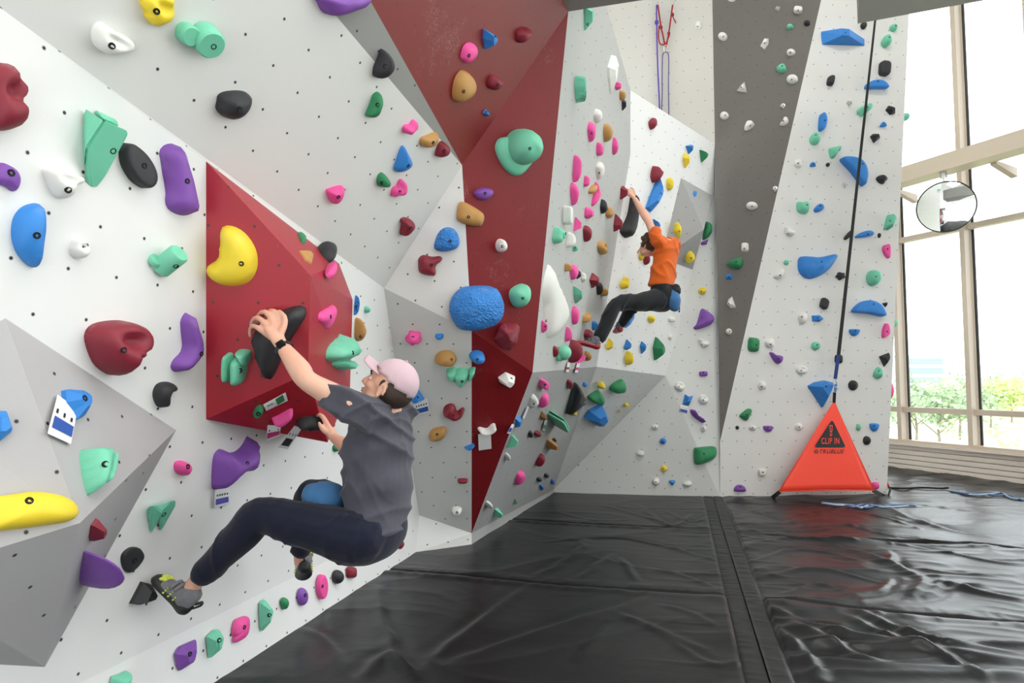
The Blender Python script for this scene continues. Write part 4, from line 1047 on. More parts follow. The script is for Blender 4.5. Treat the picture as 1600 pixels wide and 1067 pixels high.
I;M;r;.6;@1264,206,1282,227,u,10;1275,211;domed pear shaped
I;M;i;.65;1294,232 1299,230 1304,230 1311,228 1315,233 1309,240 1305,247 1298,248 1295,240;1312,234;heart shaped
I;W;r;.5;@1240,249,1254,263,o,-30;1247,255;left upper oval
I;B;r;.6;@1265,253,1275,261,n;1271,256;tiny half moon
I;K;r;.7;@1290,254,1297,261,o;-;tiny round
I;B;h;.3;1311,247 1325,244 1343,248 1353,258 1357,272 1356,283 1351,292 1332,269;1348,256;big tilted half moon
I;K;r;.5;1368,279 1373,274 1381,273 1387,278 1387,282 1383,284 1381,288 1374,286;-;heart like
I;M;i;.65;1245,330 1244,317 1248,315 1252,318 1258,315 1265,320 1264,333 1256,335;1261,320;two humped
I;B;r;.6;1271,327 1280,318 1286,320 1288,326 1282,331 1273,332;1282,322;small leaf shaped
I;M;i;.7;1380,358 1386,340 1390,334 1398,336 1397,340 1403,342 1402,346 1398,347 1390,360 1387,357 1383,359;1391,345;stick figure shaped
I;W;j;.6;1225,355 1230,354 1243,364 1237,369 1228,367;1232,365;little shelf shaped
I;K;r;.6;1318,374 1320,369 1331,359 1334,362 1331,368 1322,375;-;slanted oval behind the strap
I;B;r;.5;1335,371 1344,364 1358,360 1366,364 1362,369 1345,372;1356,366;long teardrop
I;K;r;.7;@1371,364,1377,372,o;-;tiny oval
I;N;h;.35;1378,390 1380,383 1386,381 1392,382 1392,404 1384,400;1387,389;upper half disc
I;B;r;.35;1250,401 1280,402 1309,397 1305,410 1290,427 1270,436 1258,435 1249,427 1246,417;1284,409;very large fin shaped
I;M;r;.7;@1224,406,1233,414,o;-;tiny left
I;W;r;.6;1208,433 1214,425 1222,420 1226,424 1223,433 1216,436;1219,430;little cone shaped
I;K;s;.6;@1305,425,1321,438,s,10;-;ragged leaf shaped
I;M;r;.75;@1353,422,1378,447,o;1369,432;large ball shaped
I;K;h;.5;@1280,465,1296,484,q,25;-;slanted brick shaped
I;B;h;.38;1329,486 1335,478 1348,470 1362,469 1378,476 1386,488 1386,495 1358,490 1332,488;1365,475;lower flat bottomed half moon
I;K;f;.6;1378,474 1387,472 1387,477 1384,480;-;tiny pointed
I;W;r;.6;@1246,488,1262,507,d;1253,495;drop shaped
I;B;f;.6;1268,493 1280,492 1287,498 1280,503 1269,502;1278,496;pentagon shaped
I;N;h;.4;1377,528 1378,515 1384,505 1389,508 1391,520 1388,525 1381,528;1386,518;lower tongue shaped
I;B;r;.6;@1326,514,1344,525,h;1337,517;small bowl shaped
I;M;r;.7;@1267,534,1282,547,o,-20;1277,539;small shell shaped
I;G;r;.5;@1168,527,1187,550,q,5;1182,539;upper rounded block
I;W;r;.6;@1195,529,1210,544,u,30;1204,538;knobbly
I;P;i;.6;1200,548 1203,548 1212,554 1222,555 1224,560 1221,569 1215,569 1208,562;1217,560;key shaped
I;W;j;.5;@1243,571,1262,585,o;1252,579;eye shaped
I;K;r;.5;@1304,554,1317,568,q;-;square behind the strap
I;K;f;.5;1373,557 1391,551 1390,562 1382,573;-;lower triangular
I;M;r;.75;@1364,573,1380,592,u,10;1374,580;lower domed
I;W;r;.7;@1184,596,1197,609,o;1190,604;lumpy round
I;B;f;.5;1261,603 1272,597 1290,594 1302,597 1300,608 1285,637;1291,604;large spearhead shaped
I;K;r;.5;@1325,594,1341,610,o,20;1335,602;round pebble like
I;G;r;.5;1155,650 1160,644 1169,638 1175,640 1170,652 1165,657;1167,648;lower slanted
I;W;r;.7;@1170,664,1182,672,o;1176,668;little oval
I;P;r;.6;@1192,665,1208,675,h;1200,668;upper bowl shaped
I;W;r;.7;@1242,661,1254,672,o;1249,667;little boulder like
I;K;r;.7;@1149,665,1155,671,o;-;tiny dark
I;M;r;.7;@1337,662,1346,673,s;-;tiny branching
I;B;r;.6;@1358,661,1374,674,h;1366,665;lower bowl shaped
I;K;r;.6;@1348,681,1361,695,o,20;-;lowest oval
I;W;h;.6;@1184,732,1198,743,q;1192,738;lowest boxy
I;P;r;.6;@1146,757,1166,768,n;1157,761;lowest half moon
I;N;r;.6;@1362,753,1374,764,q;-;lowest small
'''
for _i, _r in enumerate([r for r in HOLD_ROWS.strip().split('\n') if r.strip()]): make_hold(_r, _i)
# angular holds built from convex blocks: corners are (px, py, metres in front of the wall)
def cut_hold(fac, blocks, col, adj, bolt):
    pl = PL[fac]; c = lift(*blocks[0][0][:2], pl, 0); bm = bmesh.new(); q = []
    for b in blocks:
        vv = [bm.verts.new(lift(x, y, pl, z) - c) for x, y, z in b]; q += [v[:2] for v in b]
        r = bmesh.ops.convex_hull(bm, input=vv); bad = [v for v in vv if not v.link_faces]
        if bad: bmesh.ops.delete(bm, geom=bad, context='VERTS')
    bmesh.ops.dissolve_limit(bm, angle_limit=R(4), verts=bm.verts, edges=bm.edges)
    bmesh.ops.bevel(bm, geom=[e for e in bm.edges if len(e.link_faces) == 2], offset=0.004, segments=2, affect='EDGES')
    o = bm_obj('climbing_hold', bm, HM[col]); o.location = c
    q = np.array(q); HOLDS.append(dict(o=o, fac=fac, col=HC[col][0], adj=adj, c=(q.min(0) + q.max(0)) / 2, s=np.ptp(q, axis=0)))
    dg = bpy.context.evaluated_depsgraph_get(); h = BVHTree.FromObject(o, dg).ray_cast(C0 - c, ray(*bolt).normalized())
    if h[0] is not None:
        bo = bpy.data.objects.new('bolt', BOLT); COL.objects.link(bo); bo.parent = o
        bo.matrix_basis = Matrix.Translation(h[0] + h[1] * 0.001) @ h[1].to_track_quat('Z', 'Y').to_matrix().to_4x4() @ Matrix.Diagonal((0.0115, 0.0115, 0.0115, 1))
cut_hold('A', [[(163, 188, 0.10), (201, 205, 0.10), (199, 213, 0.09), (166, 274, 0.03), (153, 292, 0.005), (143, 294, 0), (132, 284, 0), (135, 232, 0.055), (160, 195, 0), (180, 215, 0), (150, 285, 0)],
    [(132, 168, 0.01), (163, 188, 0.09), (134, 232, 0.05), (129, 206, 0), (131, 262, 0), (150, 200, 0)], [(147, 170, 0), (183, 187, 0.06), (186, 198, 0.06), (160, 186, 0.05), (150, 180, 0), (180, 200, 0)]], 'M', 'tall wedge shaped', (177, 236))
cut_hold('A', [[(230, 792, 0.01), (240, 790, 0.05), (258, 787, 0.06), (254, 800, 0.06), (237, 833, 0.005), (233, 833, 0), (231, 810, 0), (250, 800, 0)],
    [(252, 787, 0.04), (268, 782, 0.07), (275, 781, 0.06), (275, 790, 0.05), (253, 829, 0.005), (247, 829, 0), (250, 800, 0.05), (262, 800, 0)], [(229, 794, 0), (233, 792, 0.03), (236, 800, 0.03), (233, 812, 0), (229, 806, 0)]], 'M', 'triple pronged', (256, 804))
cut_hold('I', [[(1283, 49, 0.02), (1315, 44, 0.16), (1327, 45, 0.17), (1351, 61, 0), (1351, 72, 0), (1284, 70, 0), (1316, 55, 0.17), (1327, 56, 0.17), (1283, 52, 0)]], 'B', 'wide faceted roof shaped', (1321, 51))
cut_hold('R2', [[(771, 530, 0), (780, 511, 0.05), (787, 504, 0.03), (808, 505, 0.05), (813, 511, 0.0), (808, 536, 0.03), (797, 548, 0), (784, 545, 0), (792, 521, 0.15), (803, 517, 0.14), (797, 534, 0.13)]], 'R', 'chunky pyramid', (798, 534))
# peg holds: round stubs that stick out of the wall
def peg_hold(fac, pegs, col, adj, bolt):
    pl = PL[fac]; n = pl[1]; o0 = hit(pegs[0][0], pegs[0][1], pl); bm = bmesh.new(); pxs = []
    for bx, by, tx, ty, rp in pegs:
        b = hit(bx, by, pl); d = ray(tx, ty); best = min((k * 0.004 for k in range(1, 120)), key=lambda t: (np.hypot(*(np.array(toPx(b + n * t)) - (tx, ty)))))
        # lean the stub so that its tip stands where the photo has it
        tip = C0 + d * ((b + n * best - C0).dot(n) / d.dot(n)); r = rp / FOC * (b - C0).length
        ax = (tip - b); pts = [b - ax * 0.05, b, b + ax * 0.5, tip - ax.normalized() * r * 0.18, tip]
        add_tube(bm, pts, [r * 1.0, r, r, r, r * 0.86], 26)
        pxs += [(bx - rp, by - rp), (bx + rp, by + rp), (tx - rp, ty - rp), (tx + rp, ty + rp)]
    o = bm_obj('climbing_hold', bm, HM[col], smooth=True, loc=o0)
    md = o.modifiers.new('edge', 'EDGE_SPLIT'); md.split_angle = R(50)
    P_ = np.array(pxs); HOLDS.append(dict(o=o, fac=fac, col=HC[col][0], adj=adj, c=(P_.min(0) + P_.max(0)) / 2, s=np.ptp(P_, axis=0)))
    dg = bpy.context.evaluated_depsgraph_get(); bvh = BVHTree.FromObject(o, dg); h = bvh.ray_cast(C0 - o0, ray(*bolt).normalized())
    if h[0] is not None:
        bo = bpy.data.objects.new('bolt', BOLT); COL.objects.link(bo); bo.parent = o
        bo.matrix_basis = Matrix.Translation(h[0] + h[1] * 0.001) @ h[1].to_track_quat('Z', 'Y').to_matrix().to_4x4() @ Matrix.Diagonal((0.0115, 0.0115, 0.0115, 1))
peg_hold('B1', [(318, 56, 332, 72, 19), (288, 50, 300, 58, 13)], 'M', 'twin stub peg', (334, 73))
peg_hold('A', [(252, 418, 281, 395, 14), (240, 409, 246, 405, 10)], 'M', 'twin tube peg', (275, 416))
# holds on the hidden right return of the lead wall that peek round its edge
PL['Ir'] = (V['I3'], (Vector((0, 0, 1)).cross(ret)).normalized())
def edge_hold(px, py, r, rz, col, adj, bolt=False):
    p = atY(px, py, V['I3'].y + 0.25); bm = bmesh.new()
    bmesh.ops.create_icosphere(bm, subdivisions=3, radius=1)
    for v in bm.verts: v.co = Vector((v.co.x * r * (1 + 0.15 * v.co.z), v.co.y * r * 1.2, v.co.z * rz)) * (1 + 0.08 * noise.noise(v.co * 1.7))
    o = bm_obj('climbing_hold', bm, HM[col], smooth=True); o.location = p
    HOLDS.append(dict(o=o, fac='Ir', col=HC[col][0], adj=adj, c=np.array([px, py]), s=np.array([10, 10])))
def ball_hold(fac, px, py, rp, col, adj):
    pl = PL[fac]; p = hit(px, py, pl); r = rp / FOC * (p - C0).length; p = lift(px, py, pl, r * 0.75); bm = bmesh.new()
    bmesh.ops.create_icosphere(bm, subdivisions=3, radius=r)
    b = bmesh.ops.create_cone(bm, cap_ends=True, segments=24, radius1=r * 0.8, radius2=r * 0.7, depth=r * 1.0)
    Mz = pl[1].to_track_quat('Z', 'Y').to_matrix().to_4x4(); bmesh.ops.transform(bm, matrix=Matrix.Translation(-pl[1] * r * 0.35 + Vector((-0.02, 0, -0.03))) @ Mz, verts=b['verts'])
    o = bm_obj('climbing_hold', bm, HM[col], smooth=True); o.location = p; md = o.modifiers.new('edge', 'EDGE_SPLIT'); md.split_angle = R(50)
    HOLDS.append(dict(o=o, fac=fac, col=HC[col][0], adj=adj, c=np.array([px, py]), s=np.array([rp * 2, rp * 2])))
ball_hold('D1', 881, 551, 11.5, 'M', 'perfect ball shaped')
edge_hold(1414, 183, 0.06, 0.055, 'M', 'upper peeking'); edge_hold(1395, 505, 0.06, 0.065, 'M', 'lower peeking'); edge_hold(1389, 610, 0.06, 0.12, 'N', 'long peeking')

FACE = {'A': 'on the white left wall', 'AK': 'on the white kick board', 'V1a': 'on the near grey volume', 'V1b': 'on the near grey volume', 'V1c': 'on the near grey volume',
 'V2f': 'on the front of the red volume', 'V2r': 'on the side of the red volume', 'V2t': 'on the top of the red volume', 'V2b': 'under the red volume',
 'B1': 'on the upper left wall', 'C': 'on the narrow grey strip', 'B2': 'on the white corner facet', 'B3': 'on the grey panel behind the cap', 'R1': 'on the red overhang', 'R2': 'on the red prow', 'R3': 'on the lower red prow',
 'D1': 'on the crowded grey wall', 'D2': 'on the lower grey overhang', 'E': 'on the white back wall', 'V3a': 'on the back grey volume', 'V3b': 'on the back grey volume', 'V3c': 'on the back grey volume',
 'F1': 'on the grey facet below the white wall', 'F2': 'on the pale grey back wall', 'F3': 'low on the pale grey back wall', 'G': 'on the tall back wall', 'H': 'on the dark grey wall', 'I': 'on the strap wall', 'Ir': 'round the edge of the strap wall'}
def label_holds():
    def short(h): return (h['adj'].split(',')[0].split()[-2:] if h['adj'].split()[-1] in ('shaped', 'like') else h['adj'].split()[-1:])
    cnt = {}
    for h in HOLDS: h['base'] = '%s %s climbing hold %s' % (h['adj'], h['col'], FACE[h['fac']]); cnt[h['base']] = cnt.get(h['base'], 0) + 1
    for h in HOLDS:
        same = [g for g in HOLDS if FACE[g['fac']] == FACE[h['fac']] and g['col'] == h['col']]
        lab = h['base']
        if len(same) > 1:
            near = sorted([g for g in HOLDS if g is not h and g['col'] != h['col'] and max(g['s']) > 0.45 * max(h['s'])], key=lambda g: np.linalg.norm(g['c'] - h['c']))[0]
            d = h['c'] - near['c']
            rel = ('below' if d[1] > 0 else 'above') if abs(d[1]) > abs(d[0]) else ('right of' if d[0] > 0 else 'left of')
            ext = ', just %s a %s one' % (rel, near['col'])
            for l2, e2 in ((lab, ext), (lab.replace('climbing hold', 'hold'), ext), (lab.replace('climbing hold', 'hold'), ext.replace('just ', ''))):
                if len((l2 + e2).split()) <= 16: lab = l2 + e2; break
        h['label'] = lab if len(lab.split()) <= 16 else lab.replace('climbing hold', 'hold')
    seen = {}
    for h in HOLDS: seen.setdefault(h['label'], []).append(h)
    for l, hs in seen.items():
        if len(hs) > 1:
            print('DUP', l)
            for k, h in enumerate(sorted(hs, key=lambda g: g['c'][1])): h['label'] = l + (', higher' if k == 0 else ', lower')
    for h in HOLDS: tag(h['o'], h['label'], 'climbing hold', 'climbing holds ' + FACE[h['fac']])
label_holds()
# ------------------------------------------------------------- people
P3 = atY
RS = 1.0        # body scale of the figure being built
def cat(pts, k=4):
    out = []; n = len(pts)
    for i in range(n - 1):
        p0, p1, p2, p3 = pts[max(i - 1, 0)], pts[i], pts[i + 1], pts[min(i + 2, n - 1)]
        for j in range(k):
            t = j / k; out.append([0.5 * (2 * b + (c - a) * t + (2 * a - 5 * b + 4 * c - d) * t * t + (3 * b - a - 3 * c + d) * t ** 3) for a, b, c, d in zip(p0, p1, p2, p3)])
    out.append(list(pts[-1])); return out
def limb(bm, pts, seg=14, k=4):
    """pts: (Vector, r) or (Vector, rx, ry); smooth tapered limb"""
    q = cat([[*p[0], *(p[1:] if len(p) == 3 else (p[1], p[1]))] for p in pts], k)
    add_tube(bm, [Vector(x[:3]) for x in q], [(max(x[3], 1e-3) * RS, max(x[4], 1e-3) * RS) for x in q], seg)
    for e in (0, -1): blob(bm, Vector(q[e][:3]), (min(q[e][3], q[e][4]) * 0.96,) * 3, n=2)
def blob(bm, c, r, M=None, n=3):
    g = bmesh.ops.create_icosphere(bm, subdivisions=n, radius=1.0); A = Matrix.Diagonal((*[x * RS for x in r], 1))
    if M is not None: A = M.to_4x4() @ A
    bmesh.ops.transform(bm, matrix=Matrix.Translation(Vector(c)) @ A, verts=g['verts'])
def loft(bm, rings, seg=28, k=4, p=2.3):
    """rings: (centre, half vector a, half vector b) - superelliptic sections"""
    q = cat([[*c, *a, *b] for c, a, b in rings], k); R_ = []
    for x in q:
        c, a, b = Vector(x[:3]), Vector(x[3:6]) * RS, Vector(x[6:9]) * RS; r = []
        for i in range(seg):
            t = 2 * math.pi * i / seg; ct, st = math.cos(t), math.sin(t)
            r.append(bm.verts.new(c + a * (abs(ct) ** (2 / p) * (1 if ct > 0 else -1)) + b * (abs(st) ** (2 / p) * (1 if st > 0 else -1))))
        R_.append(r)
    for u, v in zip(R_, R_[1:]):
        for i in range(seg): bm.faces.new((u[i], u[(i + 1) % seg], v[(i + 1) % seg], v[i]))
    bm.faces.new(R_[0][::-1]); bm.faces.new(R_[-1])
def fuse(name, bm, voxel, mat, parent=None, smooth=6, origin=None, wrinkle=None):
    """one continuous skin out of overlapping tapered volumes"""
    bmesh.ops.recalc_face_normals(bm, faces=bm.faces)
    o = bm_obj('tmp', bm)
    m = o.modifiers.new('r', 'REMESH'); m.mode = 'VOXEL'; m.voxel_size = voxel; m.use_smooth_shade = True
    s = o.modifiers.new('s', 'SMOOTH'); s.factor = 0.5; s.iterations = smooth
    dg = bpy.context.evaluated_depsgraph_get(); ev = o.evaluated_get(dg)
    me = bpy.data.meshes.new_from_object(ev); me.name = name
    bpy.data.objects.remove(o)
    n = len(me.vertices); co = np.empty(n * 3, np.float32); me.vertices.foreach_get('co', co); co = co.reshape(-1, 3)
    if wrinkle is not None:
        nn = np.empty(n * 3, np.float32); me.vertices.foreach_get('normal', nn); nn = nn.reshape(-1, 3)
        co = co + nn * wrinkle(co.astype(float), nn)[:, None].astype(np.float32)
    if origin is not None: co = co - np.array(origin, np.float32)
    me.vertices.foreach_set('co', co.astype(np.float32).ravel()); me.update()
    me.polygons.foreach_set('use_smooth', [True] * len(me.polygons))
    me.materials.clear(); me.materials.append(mat)
    q = bpy.data.objects.new(name, me); COL.objects.link(q)
    if parent is not None: q.parent = parent
    elif origin is not None: q.location = origin
    return q
def folds(dirs):
    """cloth folds: sum of warped ridges; dirs = (axis vector, metres per fold, height, seed)"""
    def f(co, nn):
        h = np.zeros(len(co))
        for ax, wl, amp, sd in dirs:
            ax = np.array(ax, float); ax /= np.linalg.norm(ax); o1 = np.cross(ax, (0.3, 0.9, 0.2)); o1 /= np.linalg.norm(o1)
            s = co @ ax; t = co @ o1; w = vnoise(s * 5 + sd, t * 4, sd) * 1.4
            h += amp * (ridge(s / wl * 0.5 + w, t * 2.2 + w, sd + 1, 2.5) - 0.35)
        return h
    return f
def skin_mat(name, c):
    m, nt, b = newmat(name); tc = N(nt, 'ShaderNodeTexCoord')
    n1 = noise_n(nt, 7, 4, 0.6, tc.outputs['Object'])
    link(nt, mixc(nt, ramp(nt, n1, 0.35, 0.7), c, (c[0] * 1.0, c[1] * 0.82, c[2] * 0.78)), b.inputs['Base Color'])
    b.inputs['Roughness'].default_value = 0.5; b.inputs['Subsurface Weight'].default_value = 0.08; b.inputs['Subsurface Radius'].default_value = (0.02, 0.008, 0.005)
    bump(nt, b, noise_n(nt, 220, 2, 0.5, tc.outputs['Object']), 0.12, 0.002); return m
def cloth_mat(name, c, fine=500, rough=0.85, var=0.12):
    m, nt, b = newmat(name); tc = N(nt, 'ShaderNodeTexCoord')
    link(nt, mixc(nt, noise_n(nt, 60, 5, 0.7, tc.outputs['Object']), tuple(x * (1 - var) for x in c), tuple(x * (1 + var) for x in c)), b.inputs['Base Color'])
    b.inputs['Roughness'].default_value = rough; b.inputs['Specular IOR Level'].default_value = 0.2; b.inputs['Sheen Weight'].default_value = 0.15
    bump(nt, b, noise_n(nt, fine, 2, 0.5, tc.outputs['Object']), 0.2, 0.001); return m
M_SKIN = skin_mat('fair_skin', srgb(226, 180, 158)); M_LIP = plain('lips', srgb(190, 110, 105), 0.5)
M_HAIR = plain('dark_brown_hair', srgb(62, 46, 38), 0.6, bscale=160, bstr=0.8); M_HAIR2 = plain('brown_curls', srgb(82, 58, 42), 0.6, bscale=160, bstr=0.8)
M_SHIRT = cloth_mat('grey_tee', srgb(76, 76, 86)); M_NAVY = cloth_mat('navy_trousers', srgb(24, 28, 46)); M_CAP = cloth_mat('pale_pink_cap', srgb(206, 178, 188), var=0.06)
M_ORANGE = cloth_mat('orange_tee', srgb(214, 98, 34)); M_BLKCLOTH = cloth_mat('black_trousers', srgb(30, 33, 36)); M_CHALK = cloth_mat('blue_chalk_bag', srgb(66, 112, 160)); M_DARKC = plain('dark_fleece', (0.02, 0.022, 0.028), 0.9)
M_RUB = plain('black_rubber', (0.018, 0.018, 0.02), 0.55); M_SHOEG = cloth_mat('grey_shoe_upper', srgb(118, 118, 124)); M_LIME = plain('lime_trim', srgb(202, 214, 88), 0.6); M_REDR = plain('red_rubber', srgb(150, 28, 40), 0.45)
M_EYEW = plain('eye_white', (0.75, 0.73, 0.70), 0.3); M_EYED = plain('dark_iris', (0.03, 0.02, 0.015), 0.2)
def frame(f, u):
    f = f.normalized(); l = u.cross(f).normalized(); u = f.cross(l); return Matrix((f, l, u)).transposed()
def head_parts(bm, c, M, s=1.0):
    g = lambda f, l, u: c + M @ Vector((f * s, l * s, u * s)) * RS
    B = lambda p, r, n=3: blob(bm, g(*p), tuple(x * s for x in r), M, n)
    B((-0.008, 0, 0.02), (0.098, 0.077, 0.096)); B((0.022, 0, -0.035), (0.070, 0.062, 0.085)); B((0.045, 0, -0.085), (0.042, 0.046, 0.036)); B((0.073, 0, -0.098), (0.020, 0.022, 0.018))
    B((0.075, 0, 0.022), (0.024, 0.050, 0.014)); 
    limb(bm, [(g(0.086, 0, 0.012), 0.009 * s), (g(0.101, 0, -0.014), 0.011 * s), (g(0.112, 0, -0.034), 0.0125 * s)], 10, 2)
    for sd in (-1, 1):
        B((0.098, sd * 0.010, -0.040), (0.011, 0.009, 0.008), 2); B((0.058, sd * 0.044, -0.028), (0.024, 0.020, 0.020)); B((0.02, sd * 0.052, -0.075), (0.036, 0.016, 0.026))
        for k in range(9):
            t = -0.3 + 4.2 * k / 8
            blob(bm, g(-0.012 - 0.016 * math.cos(t) , sd * (0.080 + 0.006 * math.cos(t)), -0.018 + 0.029 * math.sin(t)), (0.0085 * s,) * 3, None, 1)
        B((-0.012, sd * 0.076, -0.018), (0.016, 0.006, 0.024), 2); B((-0.006, sd * 0.080, -0.045), (0.010, 0.006, 0.010), 2)
    B((0.091, 0, -0.062), (0.011, 0.022, 0.006), 2); B((0.089, 0, -0.073), (0.011, 0.020, 0.007), 2)
def face_bits(c, M, parent, org, s=1.0, stubble=None):
    g = lambda f, l, u: c + M @ Vector((f * s, l * s, u * s)) * RS - org
    for sd in (-1, 1):
        bm = bmesh.new(); blob(bm, g(0.0725, sd * 0.031, 0.0), (0.0118 * s,) * 3, M, 3); e = bm_obj('eye', bm, M_EYEW, parent, True)
        bm = bmesh.new(); blob(bm, g(0.0822, sd * 0.031, 0.001), (0.0036 * s, 0.0062 * s, 0.0062 * s), M, 2); bm_obj('iris', bm, M_EYED, e, True)
        bm = bmesh.new(); limb(bm, [(g(0.094, sd * 0.014, 0.019), 0.003), (g(0.092, sd * 0.032, 0.026), 0.0042), (g(0.075, sd * 0.050, 0.018), 0.0025)], 8, 3); bm_obj('eyebrow', bm, M_HAIR, parent, True)
    bm = bmesh.new(); blob(bm, g(0.0955, 0, -0.062), (0.0075, 0.021, 0.0045), M, 2); blob(bm, g(0.0935, 0, -0.0725), (0.008, 0.018, 0.0052), M, 2); bm_obj('lips', bm, M_LIP, parent, True)
def hand(bm, wrist, palm, knuck, fingers, thumb, rp=0.034):
    """palm volume from wrist to four knuckles; every finger its own jointed chain"""
    pc = sum(knuck, Vector()) / 4
    limb(bm, [(wrist, rp * 0.88, rp * 0.72), (wrist.lerp(pc, 0.35), rp * 1.05, rp * 0.62), (wrist.lerp(pc, 0.7), rp * 1.15, rp * 0.55)], 12, 3)
    for kpos, chain, r in zip(knuck, fingers, (0.0112, 0.0116, 0.0112, 0.0100)):
        limb(bm, [(wrist.lerp(kpos, 0.35), r * 1.45), (wrist.lerp(kpos, 0.75), r * 1.35), (kpos, r * 1.22)], 8, 2)
        limb(bm, [(kpos, r * 1.18)] + [(p, r * q) for p, q in zip(chain, (1.05, 1.0, 0.85))], 8, 2)
    limb(bm, [(thumb[0], 0.016), (thumb[1], 0.0135), (thumb[2], 0.0115), (thumb[3], 0.009)], 8, 2)

# ---- climber in the grey shirt, hanging off the red volume
RS = 1.065
F1_ = Vector((-0.95, 0.26, 0)).normalized(); L1_ = UP.cross(F1_)
def at(c, f=0, l=0, u=0): return c + F1_ * f + L1_ * l + UP * u
pel = P3(583, 832, 2.889); wai = P3(589, 775, 2.900); che = P3(592, 700, 2.910); shc = P3(598, 655, 2.910); nek = P3(603, 636, 2.910)
lsh = P3(570, 645, 2.739); rsh = P3(622, 650, 3.071); lel = P3(482, 596, 2.675); lwr = P3(438, 537, 2.793)
lhip = P3(566, 835, 2.782); rhip = P3(588, 830, 2.985); lkn = P3(408, 806, 2.801); lan = P3(311, 903, 2.850)
rkn = P3(487, 772, 3.189); ran = P3(470, 868, 3.403); rel = P3(566, 715, 3.189); rwr = P3(522, 684, 3.32)
ORG1 = pel.copy()
HM1 = frame(Vector((-0.84, 0.20, 0.48)), Vector((0.48, -0.05, 0.86))); hc = P3(607, 604, 2.868)
bm = bmesh.new()
head_parts(bm, hc, HM1, 0.97)
limb(bm, [(nek + UP * -0.05, 0.070), (nek.lerp(hc, 0.4), 0.058), (hc + HM1 @ Vector((-0.03, 0, -0.03)), 0.058)])
loft(bm, [(pel, L1_ * 0.15, F1_ * 0.105), (wai, L1_ * 0.135, F1_ * 0.095), (che, L1_ * 0.155, F1_ * 0.105), (shc, L1_ * 0.15, F1_ * 0.085), (nek, L1_ * 0.06, F1_ * 0.06)])
limb(bm, [(shc.lerp(lsh, 0.6), 0.07), (lsh, 0.062), (lsh.lerp(lel, 0.5), 0.051), (lel, 0.041), (lel.lerp(lwr, 0.3), 0.044), (lel.lerp(lwr, 0.7), 0.034), (lwr, 0.028, 0.024)])
limb(bm, [(shc.lerp(rsh, 0.6), 0.07), (rsh, 0.062), (rsh.lerp(rel, 0.5), 0.050), (rel, 0.041), (rel.lerp(rwr, 0.4), 0.042), (rwr, 0.027, 0.024)])
limb(bm, [(lhip, 0.08), (lkn, 0.055), (lkn.lerp(lan, 0.35), 0.052), (lan, 0.034), (P3(300, 922, 2.860), 0.036)])
limb(bm, [(rhip, 0.08), (rkn, 0.055), (rkn.lerp(ran, 0.35), 0.052), (ran, 0.034), (P3(472, 880, 3.413), 0.034)])
kn = [P3(436, 497, 2.862), P3(424, 497, 2.852), P3(412, 503, 2.846), P3(404, 513, 2.841)]
fg = [[P3(428, 486, 2.889), P3(419, 488, 2.937), P3(415, 500, 2.959)], [P3(414, 487, 2.884), P3(405, 492, 2.937), P3(402, 505, 2.959)],
      [P3(402, 496, 2.878), P3(394, 503, 2.926), P3(393, 516, 2.948)], [P3(396, 509, 2.873), P3(391, 515, 2.910), P3(391, 525, 2.932)]]
hand(bm, lwr, None, kn, fg, [P3(439, 520, 2.814), P3(445, 506, 2.825), P3(444, 494, 2.846), P3(436, 486, 2.878)])
kn = [P3(507, 656, 3.331), P3(510, 661, 3.353), P3(513, 667, 3.375), P3(515, 673, 3.398)]
fg = [[P3(503, 650, 3.336), P3(496, 648, 3.364), P3(491, 652, 3.387)], [P3(505, 652, 3.370), P3(498, 651, 3.398), P3(494, 655, 3.420)], [P3(507, 658, 3.398), P3(500, 657, 3.420), P3(496, 660, 3.444)], [P3(509, 664, 3.420), P3(503, 663, 3.444), P3(499, 666, 3.454)]]
hand(bm, rwr, None, kn, fg, [P3(516, 677, 3.331), P3(508, 674, 3.307), P3(502, 668, 3.302), P3(499, 661, 3.307)], 0.028)
person = fuse('person', bm, 0.0058, M_SKIN, None, 4, ORG1)
tag(person, 'person in a grey T-shirt, navy trousers and pale pink cap hanging off the red volume', 'person')
face_bits(hc, HM1, person, ORG1, 0.97)
# shirt
bm = bmesh.new()
loft(bm, [(pel + UP * 0.005 + F1_ * -0.005, L1_ * 0.170, F1_ * 0.122), (P3(588, 800, 2.900), L1_ * 0.168, F1_ * 0.120), (wai, L1_ * 0.165, F1_ * 0.118), (che, L1_ * 0.178, F1_ * 0.128), (shc + UP * 0.0, L1_ * 0.168, F1_ * 0.108), (nek + UP * -0.012, L1_ * 0.082, F1_ * 0.074)])
limb(bm, [(shc.lerp(lsh, 0.5), 0.088), (lsh, 0.080), (P3(545, 633, 2.723), 0.071), (P3(524, 621, 2.707), 0.070)])
limb(bm, [(shc.lerp(rsh, 0.5), 0.088), (rsh, 0.080), (rsh.lerp(rel, 0.7), 0.07)])
dfront = (P3(600, 700, 2.889) - P3(560, 640, 2.889))
fuse('shirt', bm, 0.0075, M_SHIRT, person, 8, ORG1, folds([((0.45, 0.2, 0.85), 0.050, 0.022, 41), ((-0.5, 0.3, 0.8), 0.035, 0.014, 45), ((0.9, 0.3, 0.4), 0.06, 0.008, 49)]))
